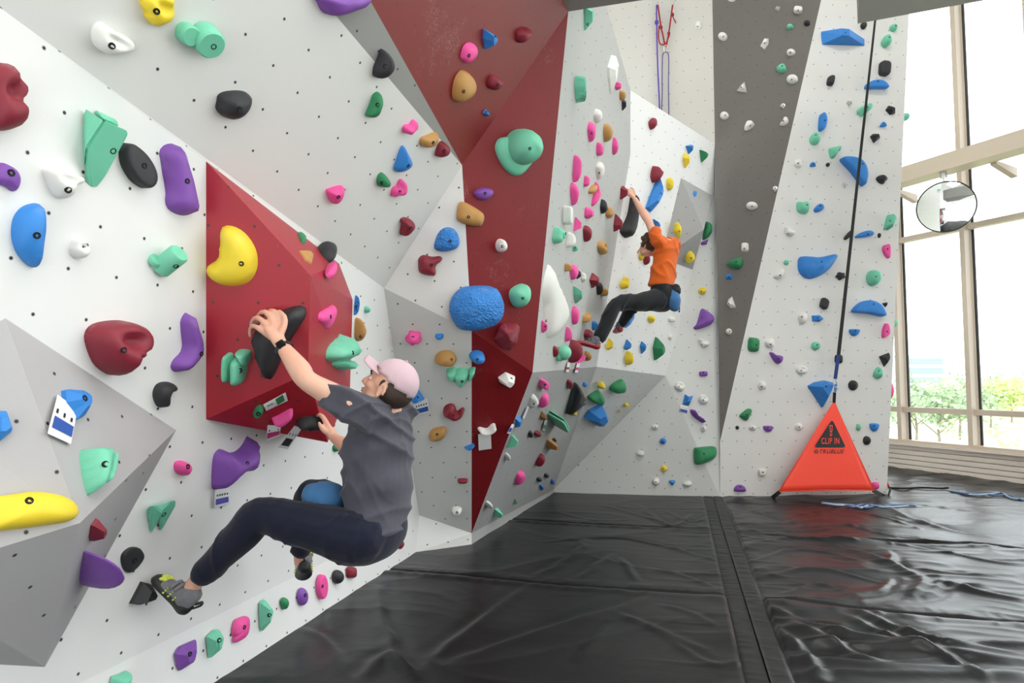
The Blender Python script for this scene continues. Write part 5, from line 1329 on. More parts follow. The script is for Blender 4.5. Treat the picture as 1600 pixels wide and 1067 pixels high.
# trousers
bm = bmesh.new()
loft(bm, [(P3(588, 800, 2.900), L1_ * 0.150, F1_ * 0.108), (pel + UP * 0.0, L1_ * 0.172, F1_ * 0.128), (P3(572, 862, 2.889), L1_ * 0.160, F1_ * 0.115), (P3(566, 874, 2.889), L1_ * 0.10, F1_ * 0.07)])
limb(bm, [(lhip + UP * -0.01, 0.112), (lhip.lerp(lkn, 0.3) + UP * -0.012, 0.104), (lhip.lerp(lkn, 0.7), 0.086), (lkn, 0.076), (lkn.lerp(lan, 0.3), 0.072), (lkn.lerp(lan, 0.75), 0.056), (P3(318, 897, 2.840), 0.052)])
limb(bm, [(rhip + UP * -0.01, 0.110), (rhip.lerp(rkn, 0.5), 0.092), (rkn, 0.074), (rkn.lerp(ran, 0.5), 0.062), (P3(470, 858, 3.381), 0.048)])
fuse('trousers', bm, 0.0075, M_NAVY, person, 8, ORG1, folds([((-0.8, 0.1, 0.5), 0.06, 0.009, 61), ((0.6, 0.3, -0.7), 0.04, 0.006, 65)]))
# cap
g1 = lambda f, l, u: hc + HM1 @ Vector((f, l, u)) * RS - ORG1
bm = bmesh.new(); blob(bm, g1(-0.016, 0, 0.032), (0.104, 0.087, 0.096), HM1, 4)
cutz = lambda v: (HM1.transposed() @ (v.co - g1(0, 0, 0)))
cut = [v for v in bm.verts if cutz(v).z < 0.036 + 0.28 * cutz(v).x]
bmesh.ops.delete(bm, geom=cut, context='VERTS')
cap = bm_obj('cap', bm, M_CAP, person, True); md = cap.modifiers.new('thick', 'SOLIDIFY'); md.thickness = 0.004
bm = bmesh.new(); rows = []
for i in range(9):
    t = i / 8; row = []
    for j in range(15):
        s = -1 + 2 * j / 14; w_ = 0.082 * math.sqrt(max(0.0, 1 - (t * 0.98) ** 2.6)) if t > 0.3 else 0.082 * (0.94 + 0.2 * t)
        row.append(bm.verts.new(g1(0.080 - 0.050 * s * s * (1 - t) + t * 0.068, s * w_, 0.056 + 0.014 * t - 0.022 * s * s)))
    rows.append(row)
for a_, b_ in zip(rows, rows[1:]):
    for j in range(14): bm.faces.new((a_[j], a_[j + 1], b_[j + 1], b_[j]))
br = bm_obj('brim', bm, M_CAP, cap, True); md = br.modifiers.new('thick', 'SOLIDIFY'); md.thickness = 0.005; md.offset = 0
bm = bmesh.new(); blob(bm, g1(-0.016, 0, 0.130), (0.008, 0.008, 0.004), HM1, 2); bm_obj('cap_button', bm, M_CAP, cap, True)
# hair below the cap
bm = bmesh.new(); blob(bm, g1(-0.034, 0, 0.000), (0.080, 0.0785, 0.076), HM1, 4)
for v in bm.verts: v.co += Vector((1, 1, 1)) * 0.002 * noise.noise(v.co * 120)
bmesh.ops.delete(bm, geom=[v for v in bm.verts if (HM1.transposed() @ (v.co - g1(0, 0, 0))).x > 0.005], context='VERTS')
for sd in (-1, 1): blob(bm, g1(0.0, sd * 0.0735, 0.008), (0.013, 0.004, 0.02), HM1, 2)
bm_obj('hair', bm, M_HAIR, person, True)
# watch
dwr = (lwr - lel).normalized(); wx = P3(444, 545, 2.782); side = (C0 - wx).normalized(); side = (side - dwr * side.dot(dwr)).normalized(); vv_ = dwr.cross(side)
Mw = Matrix((side, vv_, dwr)).transposed()
bm = bmesh.new(); ring = []
for i in range(28):
    t = 2 * math.pi * i / 28
    ring.append([bm.verts.new(wx - ORG1 + Mw @ Vector((math.cos(t) * (0.0315 + dr), math.sin(t) * (0.0355 + dr), dz))) for dr, dz in ((0, -0.011), (0.003, -0.011), (0.003, 0.011), (0, 0.011))])
for i in range(28):
    a_, b_ = ring[i], ring[(i + 1) % 28]
    for j in range(4): bm.faces.new((a_[j], a_[(j + 1) % 4], b_[(j + 1) % 4], b_[j]))
wt = bm_obj('wristwatch', bm, M_BLACKP, person)
M_SCREEN = plain('watch_glass', (0.01, 0.01, 0.012), 0.08)
bm = bmesh.new(); Ms = (Matrix.Translation(wx - ORG1 + side * 0.036) @ Mw.to_4x4()); add_box(bm, (-0.004, -0.018, -0.020), (0.006, 0.018, 0.020), Ms)
bmesh.ops.bevel(bm, geom=bm.edges[:], offset=0.003, segments=2, affect='EDGES'); wc = bm_obj('watch_case', bm, M_SCREEN, wt)
# climbing shoes: rubber shell, fabric upper, straps, pull tabs
def shoe(parent, org, toe, heel, ank, up_, side_, upper, rubber, trim, scale=1.0):
    d = (toe - heel).normalized(); L = (toe - heel).length; n = up_ - d * up_.dot(d); n.normalize(); s = d.cross(n)
    pt = lambda t, h, w=0: heel + d * (L * t) + n * h + s * w - org
    k = scale
    def rings(spec): return [(pt(t, h), s * (w * k), n * (hh * k)) for t, h, w, hh in spec]
    bm = bmesh.new(); loft(bm, rings([(-0.01, 0.030, 0.018, 0.022), (0.10, 0.028, 0.033, 0.034), (0.30, 0.024, 0.034, 0.028), (0.55, 0.020, 0.043, 0.024), (0.78, 0.016, 0.047, 0.022), (0.93, 0.010, 0.037, 0.019), (1.01, 0.004, 0.016, 0.012)]), 24)
    sh = fuse('climbing_shoe', bm, 0.006, rubber, parent, 3, None)
    bm = bmesh.new(); loft(bm, rings([(0.02, 0.056, 0.022, 0.020), (0.14, 0.058, 0.034, 0.036), (0.34, 0.052, 0.036, 0.034), (0.55, 0.036, 0.040, 0.026), (0.74, 0.024, 0.041, 0.020), (0.82, 0.018, 0.03, 0.014)]), 24)
    limb(bm, [(pt(0.24, 0.05), 0.042 * k), (pt(0.20, 0.085), 0.043 * k)], 14, 2)
    fuse('shoe_upper', bm, 0.006, upper, sh, 3, None)
    bm = bmesh.new()
    for j, t in enumerate((0.42, 0.52)):
        a = [bm.verts.new(pt(t + tt * 0.07, 0.052 - 0.10 * (t - 0.42) + 0.036 * math.cos(q) - 0.0, 0.0445 * math.sin(q))) for q in np.linspace(-1.25, 1.25, 9) for tt in (0, 1)]
        for i in range(8): bm.faces.new((a[2 * i], a[2 * i + 1], a[2 * i + 3], a[2 * i + 2]))
    st = bm_obj('strap', bm, upper, sh, True); md = st.modifiers.new('t', 'SOLIDIFY'); md.thickness = 0.004
    if trim:
        bm = bmesh.new()
        for t, h, w in ((0.80, 0.037, 0.010), (0.86, 0.034, 0.020), (0.84, 0.037, -0.004), (0.88, 0.031, 0.008), (0.78, 0.040, 0.022), (0.82, 0.032, 0.030), (0.84, 0.034, -0.018), (0.79, 0.040, -0.012), (0.76, 0.036, 0.033)): blob(bm, pt(t, h, w), (0.011, 0.011, 0.008), None, 2)
        for i in range(3):
            for j in range(3): [blob(bm, pt(0.34 + 0.12 * i, 0.034 + 0.012 * j - 0.006 * i, sw * (0.041 - 0.004 * j + 0.002 * i)), (0.0055, 0.0055, 0.0045), None, 1) for sw in (-1, 1)]
        limb(bm, [(pt(0.02, 0.07), 0.006), (pt(0.10, 0.096, 0.036), 0.005), (pt(0.30, 0.088, 0.042), 0.005), (pt(0.42, 0.082, 0.02), 0.006)], 8, 3)
        bm_obj('lime_trim', bm, trim, sh, True)['label'] = 'lime green printed trim'
        bm = bmesh.new(); limb(bm, [(pt(0.0, 0.07), 0.005), (pt(-0.07, 0.10), 0.006), (pt(-0.09, 0.085), 0.005), (pt(-0.02, 0.05), 0.004)], 8, 3); bm_obj('pull_tab', bm, M_RUB, sh, True); bm = bmesh.new(); limb(bm, [(pt(0.36, 0.09), 0.006), (pt(0.30, 0.135), 0.006), (pt(0.24, 0.13), 0.005)], 8, 3)
        bm_obj('pull_tab', bm, M_RUB, sh, True)
    return sh
shoe(person, ORG1, P3(241, 902, 2.880), P3(288, 962, 2.850), lan, (P3(330, 895, 2.840) - P3(288, 962, 2.850)), None, M_SHOEG, M_RUB, M_LIME, 1.0)
shoe(person, ORG1, P3(474, 905, 3.595), P3(475, 892, 3.360), ran, (UP), None, M_SHOEG, M_RUB, M_LIME, 0.92)
# chalk bag at the far hip
bm = bmesh.new(); limb(bm, [(P3(528, 786, 2.93), 0.050, 0.064), (P3(510, 778, 2.88), 0.066, 0.070), (P3(491, 774, 2.86), 0.056, 0.060)], 20, 4)
cb = fuse('chalk_bag', bm, 0.006, M_CHALK, person, 4, ORG1, folds([((0.7, 0.2, 0.6), 0.05, 0.006, 71)]))
bm = bmesh.new(); limb(bm, [(P3(530, 792, 3.007) - ORG1, 0.018), (P3(528, 788, 2.996) - ORG1, 0.016)], 10, 2); bm_obj('bag_toggle', bm, M_DARKC, cb, True)
bm = bmesh.new(); limb(bm, [(P3(546, 800, 2.739) - ORG1, 0.006), (P3(520, 795, 2.943) - ORG1, 0.006), (P3(525, 785, 3.060) - ORG1, 0.006)], 8, 3); bm_obj('bag_belt', bm, M_DARKC, cb, True)

# ---- climber in the orange shirt on the crowded grey wall
RS = 1.0
F2_ = Vector((-0.72, 0.69, 0)).normalized(); L2_ = UP.cross(F2_); Y2 = 7.0
p2 = P3(1038, 462, Y2); w2 = P3(1034, 438, Y2); c2_ = P3(1040, 400, Y2); s2_ = P3(1041, 378, Y2); n2_ = P3(1031, 373, Y2 + 0.05)
ls = P3(1027, 378, Y2 - 0.12); rs = P3(1053, 384, Y2 + 0.13); le = P3(1014, 348, 7.0); lw = P3(992, 311, 7.22)
lh = P3(1029, 468, Y2 - 0.07); rh = P3(1042, 468, Y2 + 0.08); lk = P3(962, 476, 6.68); la = P3(936, 533, 6.56)
rk = P3(990, 478, 7.25); ra = P3(972, 505, 7.36); re = P3(1016, 395, 7.3); rw = P3(1012, 392, 7.45)
ORG2 = p2.copy(); HM2 = frame(Vector((-0.62, 0.78, 0.12)), Vector((0.1, 0, 1))); h2 = P3(1013, 384, Y2 + 0.10)
bm = bmesh.new(); head_parts(bm, h2, HM2, 1.0)
limb(bm, [(n2_ + UP * -0.06, 0.065), (h2, 0.058)])
loft(bm, [(p2, L2_ * 0.15, F2_ * 0.105), (w2, L2_ * 0.13, F2_ * 0.09), (c2_, L2_ * 0.155, F2_ * 0.10), (s2_, L2_ * 0.14, F2_ * 0.08), (n2_, L2_ * 0.06, F2_ * 0.06)])
limb(bm, [(s2_.lerp(ls, 0.6), 0.07), (ls, 0.06), (ls.lerp(le, 0.5), 0.05), (le, 0.042), (le.lerp(lw, 0.35), 0.044), (lw, 0.028)])
limb(bm, [(s2_.lerp(rs, 0.6), 0.07), (rs, 0.06), (re, 0.042), (rw, 0.028)])
limb(bm, [(lh, 0.08), (lk, 0.055), (la, 0.034), (P3(930, 538, 6.54), 0.034)]); limb(bm, [(rh, 0.08), (rk, 0.055), (ra, 0.034), (P3(970, 510, 7.37), 0.034)])
kn = [P3(988, 299, 7.28), P3(984, 297, 7.27), P3(980, 298, 7.26), P3(976.5, 301, 7.25)]
fg = [[k + Vector((-0.03, 0.02, 0.015)), k + Vector((-0.055, 0.045, -0.005)), k + Vector((-0.06, 0.05, -0.03))] for k in kn]
hand(bm, lw, None, kn, fg, [P3(992, 304, 7.24), P3(991, 299, 7.27), P3(989, 295, 7.30), P3(985, 293, 7.33)], 0.03)
kn = [rw + Vector((-0.05, 0.03 * i, 0.02)) for i in range(4)]
fg = [[k + Vector((-0.03, 0.01, 0.01)), k + Vector((-0.05, 0.02, -0.01)), k + Vector((-0.05, 0.02, -0.03))] for k in kn]
hand(bm, rw, None, kn, fg, [rw + Vector((-0.01, -0.03, 0)), rw + Vector((-0.03, -0.05, 0)), rw + Vector((-0.05, -0.05, -0.01)), rw + Vector((-0.06, -0.04, -0.02))], 0.026)
per2 = fuse('person', bm, 0.0075, M_SKIN, None, 4, ORG2)
tag(per2, 'person in an orange T-shirt and black trousers reaching up on the crowded grey wall', 'person')
face_bits(h2, HM2, per2, ORG2, 1.0)
bm = bmesh.new()
loft(bm, [(P3(1034, 447, Y2), L2_ * 0.165, F2_ * 0.125), (w2, L2_ * 0.16, F2_ * 0.12), (P3(1037, 420, Y2), L2_ * 0.158, F2_ * 0.12), (c2_, L2_ * 0.168, F2_ * 0.122), (s2_, L2_ * 0.155, F2_ * 0.10), (n2_ + UP * -0.01, L2_ * 0.075, F2_ * 0.07)])
limb(bm, [(s2_.lerp(ls, 0.5), 0.085), (ls, 0.078), (P3(1024, 362, 6.93), 0.066)]); limb(bm, [(s2_.lerp(rs, 0.5), 0.085), (rs, 0.076), (rs.lerp(re, 0.5), 0.066)])
fuse('shirt', bm, 0.011, M_ORANGE, per2, 5, ORG2, folds([((0.6, 0.1, 0.7), 0.06, 0.020, 81), ((-0.4, 0.3, 0.9), 0.045, 0.012, 84)]))
bm = bmesh.new()
loft(bm, [(P3(1034, 443, Y2), L2_ * 0.145, F2_ * 0.105), (p2, L2_ * 0.17, F2_ * 0.125), (P3(1034, 478, Y2), L2_ * 0.15, F2_ * 0.11), (P3(1030, 486, Y2), L2_ * 0.09, F2_ * 0.07)])
limb(bm, [(lh, 0.115), (lh.lerp(lk, 0.5), 0.098), (lk, 0.08), (lk.lerp(la, 0.5), 0.078), (P3(938, 528, 6.57), 0.07)])
limb(bm, [(rh, 0.11), (rh.lerp(rk, 0.5), 0.095), (rk, 0.078), (ra, 0.062)])
fuse('trousers', bm, 0.011, M_BLKCLOTH, per2, 4, ORG2, folds([((-0.8, 0.1, 0.5), 0.06, 0.016, 91), ((0.5, 0.3, -0.7), 0.05, 0.012, 95)]))
rng = random.Random(4); bm = bmesh.new()
for i in range(170):
    d = Vector((rng.gauss(-0.25, 0.8), rng.gauss(0, 1), rng.gauss(0.45, 0.8))).normalized()
    if d.x > 0.62 and d.z < 0.5 or d.z < -0.45: continue
    blob(bm, h2 - ORG2 + HM2 @ Vector((d.x * 0.102 - 0.01, d.y * 0.092, d.z * 0.112 + 0.022)), (0.017 + 0.012 * rng.random(),) * 3, None, 1)
blob(bm, h2 - ORG2 + HM2 @ Vector((-0.022, 0, 0.03)), (0.098, 0.085, 0.10), HM2, 3)
bm_obj('curly_hair', bm, M_HAIR2, per2, True)
M_SHOE2 = cloth_mat('grey_black_shoe', srgb(92, 94, 104))
shoe(per2, ORG2, P3(900, 536, 6.38), P3(936, 546, 6.52), la, (UP + Vector((0, 0, 0.2))), None, M_SHOE2, M_REDR, None, 1.05)
shoe(per2, ORG2, P3(962, 520, 7.52), P3(970, 518, 7.33), ra, UP, None, M_SHOE2, M_REDR, None, 1.05)
bm = bmesh.new(); limb(bm, [(P3(1053, 456, 6.93), 0.055), (P3(1052, 468, 6.92), 0.078), (P3(1054, 478, 6.93), 0.062)], 18, 4)
cb = fuse('chalk_bag', bm, 0.009, M_CHALK, per2, 4, ORG2, folds([((0.3, 0.2, 0.9), 0.05, 0.010, 99)]))
bm = bmesh.new(); limb(bm, [(P3(1056, 450, 6.93) - ORG2, 0.05, 0.055), (P3(1055, 457, 6.93) - ORG2, 0.058, 0.06)], 16, 2); bm_obj('bag_rim', bm, M_DARKC, cb, True)
bm = bmesh.new(); limb(bm, [(P3(1061, 470, 6.9) - ORG2, 0.004), (P3(1062, 482, 6.9) - ORG2, 0.004), (P3(1061, 487, 6.9) - ORG2, 0.009)], 6, 2); bm_obj('bag_cord', bm, M_DARKC, cb, True)
# ------------------------------------------------------------- route cards under the start holds
M_CARD = plain('white_card', (0.80, 0.80, 0.80), 0.6); M_INK = plain('black_ink', (0.015, 0.015, 0.018), 0.6)
CC = {k: plain('card_ink_%s' % HC[k][0].replace(' ', '_'), srgb(*c), 0.6) for k, c in {'B': (42, 84, 170), 'P': (88, 84, 178), 'G': (44, 120, 70), 'N': (196, 40, 110), 'K': (20, 20, 22), 'R': (150, 30, 50), 'M': (90, 170, 140), 'Y': (186, 196, 60), 'W': (225, 225, 228)}.items()}
def quadpt(q, s, t): return [(q[0][k] * (1 - s) + q[1][k] * s) * (1 - t) + (q[3][k] * (1 - s) + q[2][k] * s) * t for k in (0, 1)]
def card(fac, quad, col, label, block=(0.08, 0.55, 0.92, 0.88), dots=5, lift_=0.012):
    pl = PL[fac]; pl2 = (pl[0] + pl[1] * lift_, pl[1])
    def w(s, t, off=0.0): x, y = quadpt(quad, s, t); return hit(x, y, (pl2[0] + pl[1] * (off + 0.006 * math.sin(t * 3.0)), pl[1]))
    c = w(0.5, 0.5); n = 6
    vs = [w(s, t / n, o) - c for o in (0, -0.0015) for t in range(n + 1) for s in (0, 1)]; m = 2 * (n + 1)
    fs = [(2 * i, 2 * i + 1, 2 * i + 3, 2 * i + 2) for i in range(n)] + [(m + 2 * i, m + 2 * i + 2, m + 2 * i + 3, m + 2 * i + 1) for i in range(n)] + [(0, 1, m + 1, m), (2 * n, m + 2 * n, m + 2 * n + 1, 2 * n + 1)] + [(2 * i, 2 * i + 2, m + 2 * i + 2, m + 2 * i) for i in range(n)] + [(2 * i + 1, m + 2 * i + 1, m + 2 * i + 3, 2 * i + 3) for i in range(n)]
    o = mesh_obj('route_card', vs, fs, M_CARD); o.location = c; tag(o, label, 'route card')
    if block:
        x0, y0, x1, y1 = block; k = 4
        vs = [w(x0 + (x1 - x0) * s, y0 + (y1 - y0) * t / k, 0.0015) - c for t in range(k + 1) for s in (0, 1)]
        mesh_obj('colour_block', vs, [(2 * i, 2 * i + 1, 2 * i + 3, 2 * i + 2) for i in range(k)], CC[col], o)
    if dots:
        bm = bmesh.new()
        for i in range(dots):
            s = 0.18 + 0.66 * i / max(1, dots - 1); h = 0.055
            bm.faces.new([bm.verts.new(w(s + a, 0.36 + b, 0.0015) - c) for a, b in ((-0.045, -h), (0.045, -h), (0.045, h), (-0.045, h))])
        bm_obj('printed_marks', bm, M_INK, o)
card('V1b', [(90, 616), (121, 640), (111, 694), (74, 677)], 'B', 'white route card with a blue block under the stubby blue hold, near grey volume', (0.12, 0.50, 0.98, 0.80), 3)
card('A', [(336, 765), (359, 761), (359, 787), (335, 793)], 'P', 'white route card with a violet block under the bone shaped purple hold')
card('V2b', [(450, 626), (416, 642), (411, 632), (446, 613)], 'G', 'white route card with a green block, highest of the three below the red volume', None, 0)
card('V2b', [(418, 664), (439, 665), (437, 681), (416, 690)], 'N', 'white route card with a magenta block under the slim pink hold', (0.05, 0.5, 0.97, 0.85), 2, 0.03)
card('V2b', [(460, 665), (472, 669), (450, 702), (434, 699)], 'K', 'white route card with a black block hanging from the gripped black hold', (0.12, 0.55, 0.88, 0.88), 3, 0.03)
card('B3', [(646, 629), (668, 622), (672, 644), (648, 650)], 'B', 'white route card with a blue block beside the cap of the grey shirted climber')
card('R3', [(747, 678), (767, 677), (768, 701), (748, 704)], 'W', 'blank white card under the banana shaped white hold on the red prow', None, 0, 0.02)
card('D2', [(816, 652), (824, 634), (827, 636), (819, 655)], 'W', 'thin white card strip between an ear shaped white hold and a blue hold', (0.1, 0.2, 0.9, 0.5), 0)
card('D2', [(800, 662), (804, 664), (797, 678), (792, 677)], 'B', 'narrow white card with a blue block at the edge of the red prow', (0.1, 0.4, 0.9, 0.8), 0)
card('D2', [(852, 655), (856, 657), (851, 673), (847, 671)], 'M', 'narrow pale card left of the double mint logs', (0.1, 0.5, 0.9, 0.85), 0)
card('D1', [(887, 566), (891, 566), (889, 581), (884, 581)], 'R', 'left one of two striped card strips below the foot of the orange shirted climber', (0.0, 0.5, 1.0, 0.75), 0)
card('D1', [(902, 566), (907, 566), (903, 582), (898, 582)], 'N', 'right one of two striped card strips below the foot of the orange shirted climber', (0.0, 0.5, 1.0, 0.75), 0)
card('D2', [(909, 634), (915, 627), (918, 630), (911, 637)], 'G', 'tiny white card with a green block between the shark fin hold and green holds', (0.2, 0.3, 0.8, 0.8), 0)
card('F1', [(929, 602), (933, 595), (935, 597), (931, 603)], 'Y', 'tiny lime card left of the twin lobed yellow hold', (0.05, 0.1, 0.95, 0.95), 0)
card('F1', [(965, 645), (967, 639), (970, 641), (968, 646)], 'Y', 'tiny lime card right of the five sided blue hold', (0.05, 0.1, 0.95, 0.95), 0)
card('F2', [(1063, 632), (1075, 635), (1074, 646), (1063, 643)], 'B', 'white route card with a blue block under the bow tie shaped hold', (0.04, 0.55, 0.96, 0.95), 4)
# the green block of the folded card
_g = [o for o in COL.objects if o.name.startswith('route_card') and 'highest of the three' in o.get('label', '')][0]
_pl = (PL['V2b'][0] + PL['V2b'][1] * 0.0195, PL['V2b'][1])
mesh_obj('colour_block', [hit(x, y, _pl) - _g.location for x, y in ((430, 624), (442, 616.5), (445, 626), (434, 633))], [(0, 1, 2, 3)], CC['G'], _g)
bm = bmesh.new()
for x, y in ((419, 634), (422, 632.5), (425, 631)): bm.faces.new([bm.verts.new(hit(x + a, y + b, _pl) - _g.location) for a, b in ((-1, -0.6), (0.6, -1.4), (1, 0.8), (-0.6, 1.6))])
bm_obj('printed_marks', bm, M_INK, _g)

# ------------------------------------------------------------- belay gate and strap
M_GATE = plain('orange_red_vinyl', srgb(255, 74, 52), 0.5, bscale=5, bstr=0.25, bdist=0.02); M_WEB = plain('black_webbing', (0.012, 0.012, 0.013), 0.7); M_BLUEW = plain('blue_webbing', srgb(38, 66, 130), 0.7)
GA = atY(1303, 627, 8.55); GL_ = atY(1217, 768, 8.25); GR_ = atY(1366, 766, 8.36)
gx = (GR_ - GL_).normalized(); gn = gx.cross(GA - GL_).normalized(); gn = gn if gn.y < 0 else -gn; gy = gn.cross(gx); gy = gy if gy.z > 0 else -gy
gate = empty('belay_gate', GL_, 'orange red triangular warning banner with black lettering in front of the strap wall', 'banner')
def tri_banner(A_, L_, R_, org, name='banner'):
    bm = bmesh.new(); n = 14; rows = []
    nn = (R_ - L_).cross(A_ - L_).normalized()
    for i in range(n + 1):
        t = i / n; l, r = L_.lerp(A_, t), R_.lerp(A_, t); row = []
        for j in range(n + 1):
            s = j / n; p = l.lerp(r, s)
            sag = 0.012 * math.sin(math.pi * s) * (1 - t); p = p + nn * (0.010 * math.sin(math.pi * s) * math.sin(math.pi * t)) + UP * (sag * (1 if i == 0 else (1 - t) ** 4))
            row.append(bm.verts.new(p - org))
        rows.append(row)
    for a, b in zip(rows, rows[1:]):
        for j in range(n): bm.faces.new((a[j], a[j + 1], b[j + 1], b[j]))
    bmesh.ops.remove_doubles(bm, verts=bm.verts, dist=1e-5)
    return bm
bn = bm_obj('banner', tri_banner(GA, GL_, GR_, GL_), M_GATE, gate, True); _m = bn.modifiers.new('t', 'SOLIDIFY'); _m.thickness = 0.006; _m.offset = 0
def flat(px, py, off=0.016): return hit(px, py, (GL_ + gn * off, gn))
def on_gate(name, pxs, mat, parent, off): return mesh_obj(name, [flat(x, y, off) - GL_ for x, y in pxs], [tuple(range(len(pxs)))], mat, parent)
pts = []
for (cx, cy), a0 in (((1300, 660.5), 205), ((1317.5, 696.5), -35), ((1276.5, 696.5), 85)):
    for k in range(7):
        a = R(a0 + k * 20); pts.append((cx + 2.8 * math.cos(a), cy + 2.8 * math.sin(a)))
sign = on_gate('warning_triangle', pts, M_INK, gate, 0.016)
def lettering(name, s, x0, y0, x1, y1, mat, parent, shear=0.0, off=0.019, bold=0.0):
    cu = bpy.data.curves.new(name, 'FONT'); cu.body = s; cu.size = 1; cu.offset = bold; cu.space_character = 1.12
    o = bpy.data.objects.new('tmp', cu); COL.objects.link(o)
    dg = bpy.context.evaluated_depsgraph_get(); me = bpy.data.meshes.new_from_object(o.evaluated_get(dg)); bpy.data.objects.remove(o)
    xs = [v.co.x for v in me.vertices]; ys = [v.co.y for v in me.vertices]; mx, Mx, my, My = min(xs), max(xs), min(ys), max(ys)
    for v in me.vertices:
        u = (v.co.x - mx) / (Mx - mx); w_ = (v.co.y - my) / (My - my)
        v.co = flat(x0 + (x1 - x0) * u + shear * (w_ - 0.5), y1 + (y0 - y1) * w_, off) - GL_
    me.name = name; me.materials.clear(); me.materials.append(mat); o = bpy.data.objects.new(name, me); COL.objects.link(o); o.parent = parent; return o
lettering('lettering', 'CLIP IN', 1283.5, 684, 1311.5, 693.5, M_GATE, sign, bold=0.008)
lettering('lettering', 'TRUBLUE', 1280.5, 702, 1318.5, 708.5, M_INK, bn, shear=2.0, bold=0.012)
def ringpx(bm, cx, cy, ro, ri, off, n=18, sx=1.0):
    o_ = [bm.verts.new(flat(cx + sx * ro * math.cos(2 * math.pi * k / n), cy + ro * math.sin(2 * math.pi * k / n), off) - GL_) for k in range(n)]
    i_ = [bm.verts.new(flat(cx + sx * ri * math.cos(2 * math.pi * k / n), cy + ri * math.sin(2 * math.pi * k / n), off) - GL_) for k in range(n)]
    for k in range(n): bm.faces.new((o_[k], o_[(k + 1) % n], i_[(k + 1) % n], i_[k]))
bm = bmesh.new(); ringpx(bm, 1275.5, 705.3, 2.9, 1.5, 0.019); bm_obj('round_emblem', bm, M_INK, bn)
bm = bmesh.new(); ringpx(bm, 1298.3, 679.3, 2.1, 1.1, 0.019)
oo = [(1296.0, 664), (1301.0, 664), (1300.2, 675.5), (1297.0, 675.5)]; ii = [(1297.3, 665.3), (1299.8, 665.3), (1299.2, 674.2), (1297.9, 674.2)]
O_ = [bm.verts.new(flat(x, y, 0.019) - GL_) for x, y in oo]; I_ = [bm.verts.new(flat(x, y, 0.019) - GL_) for x, y in ii]
for k in range(4): bm.faces.new((O_[k], O_[(k + 1) % 4], I_[(k + 1) % 4], I_[k]))
bm_obj('exclamation_mark', bm, M_GATE, sign)
def strap(name, a, b, w_, mat, parent=None, org=Vector((0, 0, 0)), th=0.004, wv=Vector((1, 0, 0)), w2=None):
    bm = bmesh.new(); d = (b - a).normalized(); s = (wv - d * wv.dot(d)).normalized(); n = d.cross(s); w2 = w2 or w_
    v = [bm.verts.new(p + s * (x * ww / 2) + n * (y * th) - org) for p, ww in ((a, w_), (b, w2)) for x, y in ((-1, -1), (1, -1), (1, 1), (-1, 1))]
    for f in ((0, 1, 2, 3), (7, 6, 5, 4), (0, 4, 5, 1), (1, 5, 6, 2), (2, 6, 7, 3), (3, 7, 4, 0)): bm.faces.new([v[i] for i in f])
    return bm_obj(name, bm, mat, parent)
strap('corner_strap', GL_ + gx * 0.02, atZ(1206, 778, 0.012), 0.05, M_WEB, gate, GL_, 0.006, UP)
strap('corner_strap', GR_ - gx * 0.02, atZ(1381, 775, 0.012), 0.05, M_WEB, gate, GL_, 0.006, UP)
strap('top_strap', GA + Vector((0, 0.0, -0.02)), atY(1304, 613, 8.52), 0.035, M_WEB, gate, GL_, 0.008)
for _e, (_p, _q) in enumerate(((GL_, GA), (GR_, GA), (GL_, GR_))):
    bm = bmesh.new(); add_tube(bm, [_p - GL_, _p.lerp(_q, 0.5) - GL_ + (UP * 0.012 if _e == 2 else Vector()), _q - GL_], 0.006, 6); bm_obj('hem', bm, M_GATE, gate, True)
# second banner that closes the side of the gate, seen edge-on past the wall corner
sa, sl, sr = V['I3'] + Vector((0.16, 0.62, 0.62)), V['I3'] + Vector((0.035, -0.03, 0.10)), V['I3'] + Vector((0.40, 1.3, 0.10))
g2 = empty('belay_gate', sl, 'second orange banner, only a sliver showing past the corner of the strap wall', 'banner')
b2 = bm_obj('banner', tri_banner(sa, sl, sr, sl), M_GATE, g2, True); _m = b2.modifiers.new('t', 'SOLIDIFY'); _m.thickness = 0.006
strap('corner_strap', sl, sl + Vector((-0.12, -0.14, -0.085)), 0.05, M_WEB, g2, sl, 0.006, UP)
# auto belay strap hanging down the wall
s_t = atY(1372, -10, 8.25); s_b = atY(1310, 556, 8.42)
st_ = empty('belay_strap', s_b, 'long black belay strap with a blue end running down the right wall to the banner', 'strap')
strap('webbing', s_b, s_t, 0.048, M_WEB, st_, s_b, 0.002, Vector((1, 0, 0)), 0.026)
strap('blue_webbing', s_b + Vector((0, -0.004, 0.02)), atY(1305, 592, 8.45), 0.045, M_BLUEW, st_, s_b, 0.004)['label'] = 'dark blue sewn end'
strap('blue_webbing', atY(1306, 600, 8.44), atY(1305, 612, 8.47), 0.03, plain('light_blue_cord', srgb(92, 150, 215), 0.6), st_, s_b, 0.006)['label'] = 'light blue sewn loop'
def carabiner(bm, c, w_, h_, r=0.006, side=Vector((1, 0, 0)), up_=UP):
    ps = [c + side * (w_ * math.cos(2 * math.pi * k / 16) * (0.8 + 0.2 * math.sin(2 * math.pi * k / 16))) + up_ * (h_ * math.sin(2 * math.pi * k / 16)) for k in range(17)]
    add_tube(bm, ps, r, 6)
bm = bmesh.new(); carabiner(bm, atY(1305, 599, 8.45) - s_b, 0.026, 0.055, 0.008); bm_obj('carabiner', bm, M_METAL, st_, True)
